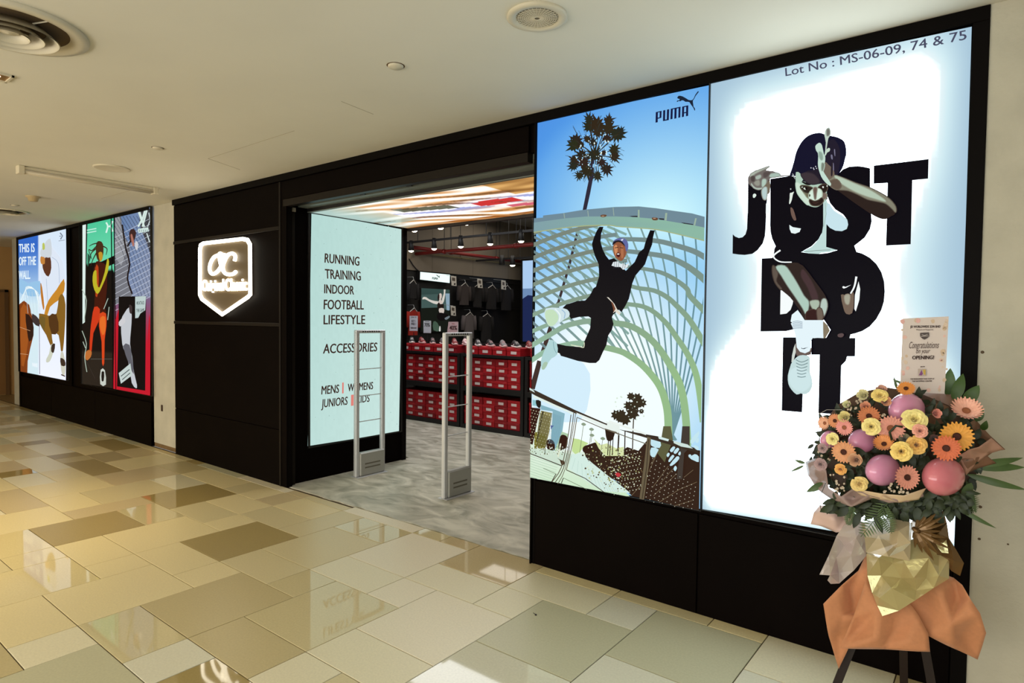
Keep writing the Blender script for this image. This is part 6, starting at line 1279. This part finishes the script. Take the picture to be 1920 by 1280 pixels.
RM, RT, CM, GM, GU, GD = rose_mesh(), rose_mesh(.9), calyx_mesh(), gerb(23, 2, .10), gerb(24, 2, .42), gdisc()
HC = MB(); HC.tube([(0, 0, 0), (0, 0, -.9)], .05, 6); HC.lathe([(0, -.16), (.2, -.12), (.28, -.02)], 12)
CALM = mat('calyx_green', (96, 112, 62), .6); _c = {}
def meshof(key, mb, m):
    if key not in _c:
        me = mb.mesh(key[0]); me.materials.append(m); me.polygons.foreach_set('use_smooth', [True]*len(me.polygons)); _c[key] = me
    return _c[key]
def dome(px, py): return .165*math.sqrt(max(0, 1-((px-1680)/215)**2-((py-860)/175)**2))
FN = {'rose': 'roses in the bouquet', 'bud': 'closed roses in the bouquet', 'gerbera': 'gerberas in the bouquet'}
def flower(kind, zx, zy, r, col, tx, ty, lab, dd=0., core=(54, 26, 16)):
    px, py = 1480+zx*.2187, 700+zy*.2187; rad = r*.2187*PXM*(1.2 if kind != 'gerbera' else 1.13); p = BQ(px, py, dome(px, py)+.035+dd)
    n = (BN+CR*tx+CU*ty).normalized(); x = n.cross(Vector((0, 0, 1))).normalized(); y = n.cross(x); spin = rnd.uniform(0, 6.28)
    R_m = Matrix((x*math.cos(spin)+y*math.sin(spin), -x*math.sin(spin)+y*math.cos(spin), n)).transposed(); 
    if R_m.determinant() < 0: R_m = Matrix((x*math.cos(spin)+y*math.sin(spin), x*math.sin(spin)-y*math.cos(spin), n)).transposed()
    t = empty('rose' if kind in ('rose', 'bud') else 'gerbera', tuple(p), lab, 'flower', FN[kind], rot=R_m.to_euler()); t.scale = (rad,)*3
    m = mat('petal_%d_%d_%d' % col, col, .55, noise=.10, nscale=3, subs=.12, sheen=.3)
    if kind == 'rose': L_ = [('petals', meshof(('petals', 'r', col), RM, m)), ('calyx', meshof(('calyx', ), CM, CALM))]; k = .95
    elif kind == 'bud': L_ = [('petals', meshof(('petals', 'b', col), RT, m)), ('calyx', meshof(('calyx', ), CM, CALM))]; k = 1.35
    else: L_ = [('petals', meshof(('petals', 'g' if abs(tx)+abs(ty) < .9 else 'u', col), GM if abs(tx)+abs(ty) < .9 else GU, m)), ('disc', meshof(('disc', core), GD, mat('disc_%d_%d_%d' % core, core, .8))), ('stem', meshof(('stem', ), HC, CALM))]; k = 1.02
    t.scale = (rad*k,)*3
    for nm, me in L_:
        o = bpy.data.objects.new(nm, me); link(o, t)
        if nm == 'petals' and kind == 'gerbera': o['kind'] = 'stuff'
CRM, YEL, GLD, ORG, PNK, PCH, MAU, LPK, RST = (236, 220, 164), (240, 214, 128), (226, 168, 92), (214, 136, 88), (226, 162, 150), (226, 172, 140), (168, 140, 142), (226, 184, 164), (204, 92, 44)
FL = [('bud', 640, 190, 62, (226, 218, 170), -.5, .5, 'cream rose seen from the side near the top left of the bouquet', -.03), ('rose', 775, 192, 72, YEL, .1, .7, 'yellow rose tilted upward just left of the top balloon', -.02),
 ('rose', 703, 455, 80, (246, 226, 148), .1, .15, 'pale yellow rose over the left middle balloon', .04), ('rose', 1070, 398, 104, (246, 228, 150), .1, .6, 'wide open pale yellow rose under the top balloon', .03), ('rose', 960, 668, 88, (246, 214, 124), .1, .1, 'deep yellow rose in the centre of the bouquet', .05),
 ('rose', 1090, 612, 84, (240, 192, 106), .2, .2, 'amber rose just right of the central yellow rose', .02), ('rose', 600, 945, 76, (242, 214, 140), .3, -.2, 'cream yellow rose lowest at the left of the centre balloon', .05), ('rose', 370, 560, 60, (240, 226, 152), -.5, .3, 'small cream rose over the far left balloon', .05),
 ('bud', 480, 378, 62, (232, 218, 150), -.4, .5, 'greenish cream rose high on the left side', .0), ('bud', 1250, 345, 48, (232, 152, 134), .5, .2, 'small pink rosebud right of the top balloon', .0), ('rose', 1120, 492, 62, (236, 168, 148), .2, .2, 'pink rose half over the wide pale yellow rose', .06),
 ('rose', 285, 640, 48, MAU, -.5, .1, 'upper of the two mauve roses at the left edge', .0), ('rose', 268, 778, 62, MAU, -.4, .0, 'lower of the two mauve roses at the left edge', .02), ('bud', 572, 740, 70, (222, 176, 140), -.2, .2, 'peach and green rosebud left of the centre balloon', .05),
 ('bud', 790, 150, 56, (206, 158, 140), .0, .6, 'dusky pink bud at the very top of the flowers', -.05), ('bud', 822, 240, 52, (222, 160, 122), .3, .2, 'peach bud tucked against the top balloon', -.03), ('bud', 655, 288, 52, (226, 160, 128), -.1, .5, 'peach bud above the brown orange gerbera', .0), ('bud', 500, 270, 44, (222, 220, 170), -.5, .6, 'tiny pale green bud at the upper left rim', -.03),
 ('rose', 440, 820, 54, (232, 172, 92), -.2, -.1, 'small ochre rose at the lower left among white sprays', .04), ('bud', 985, 560, 54, (150, 140, 110), .1, .2, 'olive bud behind the central yellow rose', .0), ('bud', 1240, 560, 48, (120, 84, 80), .1, .1, 'dark plum bud left of the golden gerbera', -.03),
 ('gerbera', 682, 362, 92, (208, 128, 84), .1, -.2, 'brown orange gerbera left of the top balloon', .01), ('gerbera', 392, 405, 66, (216, 142, 96), -.5, .2, 'orange gerbera at the upper left rim', .0), ('gerbera', 305, 425, 62, (238, 182, 150), -.9, .2, 'peach gerbera turned away at the upper left edge', -.02), ('gerbera', 472, 462, 74, (230, 150, 142), -.3, .0, 'pink gerbera above the far left balloon', .01),
 ('gerbera', 868, 468, 112, (232, 160, 142), .1, -.1, 'large pink gerbera under the top balloon', .02), ('gerbera', 466, 672, 100, (224, 158, 112), -.1, .0, 'peach orange gerbera at left with a dark centre', .04), ('gerbera', 1008, 890, 104, (228, 152, 132), .5, .1, 'salmon gerbera between the centre and largest balloons', .07),
 ('gerbera', 1435, 540, 124, (230, 162, 62), .1, .1, 'golden yellow gerbera at the right', .03), ('gerbera', 1345, 640, 106, (210, 106, 64), -.1, .1, 'orange red gerbera overlapping the golden one', .06), ('gerbera', 1515, 322, 118, (238, 178, 156), .2, .85, 'light pink gerbera facing up at the upper right', -.01),
 ('gerbera', 812, 606, 82, (226, 146, 82), -.2, .9, 'orange gerbera seen edge on above the centre balloon', .03), ('gerbera', 1000, 130, 74, (224, 142, 62), .0, .8, 'orange gerbera at the very top in front of the card', -.03)]
for f_ in FL: flower(f_[0], *f_[1:8], dd=f_[8] if len(f_) > 8 else 0, core=(70, 30, 18) if 'orange' in f_[7] or 'golden' in f_[7] or 'salmon' in f_[7] or 'brown' in f_[7] else (150, 90, 60))
q = at(1003, 1151, 2, 0); t = empty('floor_debris', tuple(q), 'tiny dark screw lying on a sage floor tile', 'screw'); MB().tube([q+Vector((-.012, 0, .004)), q+Vector((.008, -.006, .004))], [.0015, .002], 6).build('shaft', M_DARK, t); MB().lathe([(.0, .0), (.006, .001), (.005, .006), (0, .008)], 8, (q.x+.012, q.y-.008, 0)).build('head', M_DARK, t)
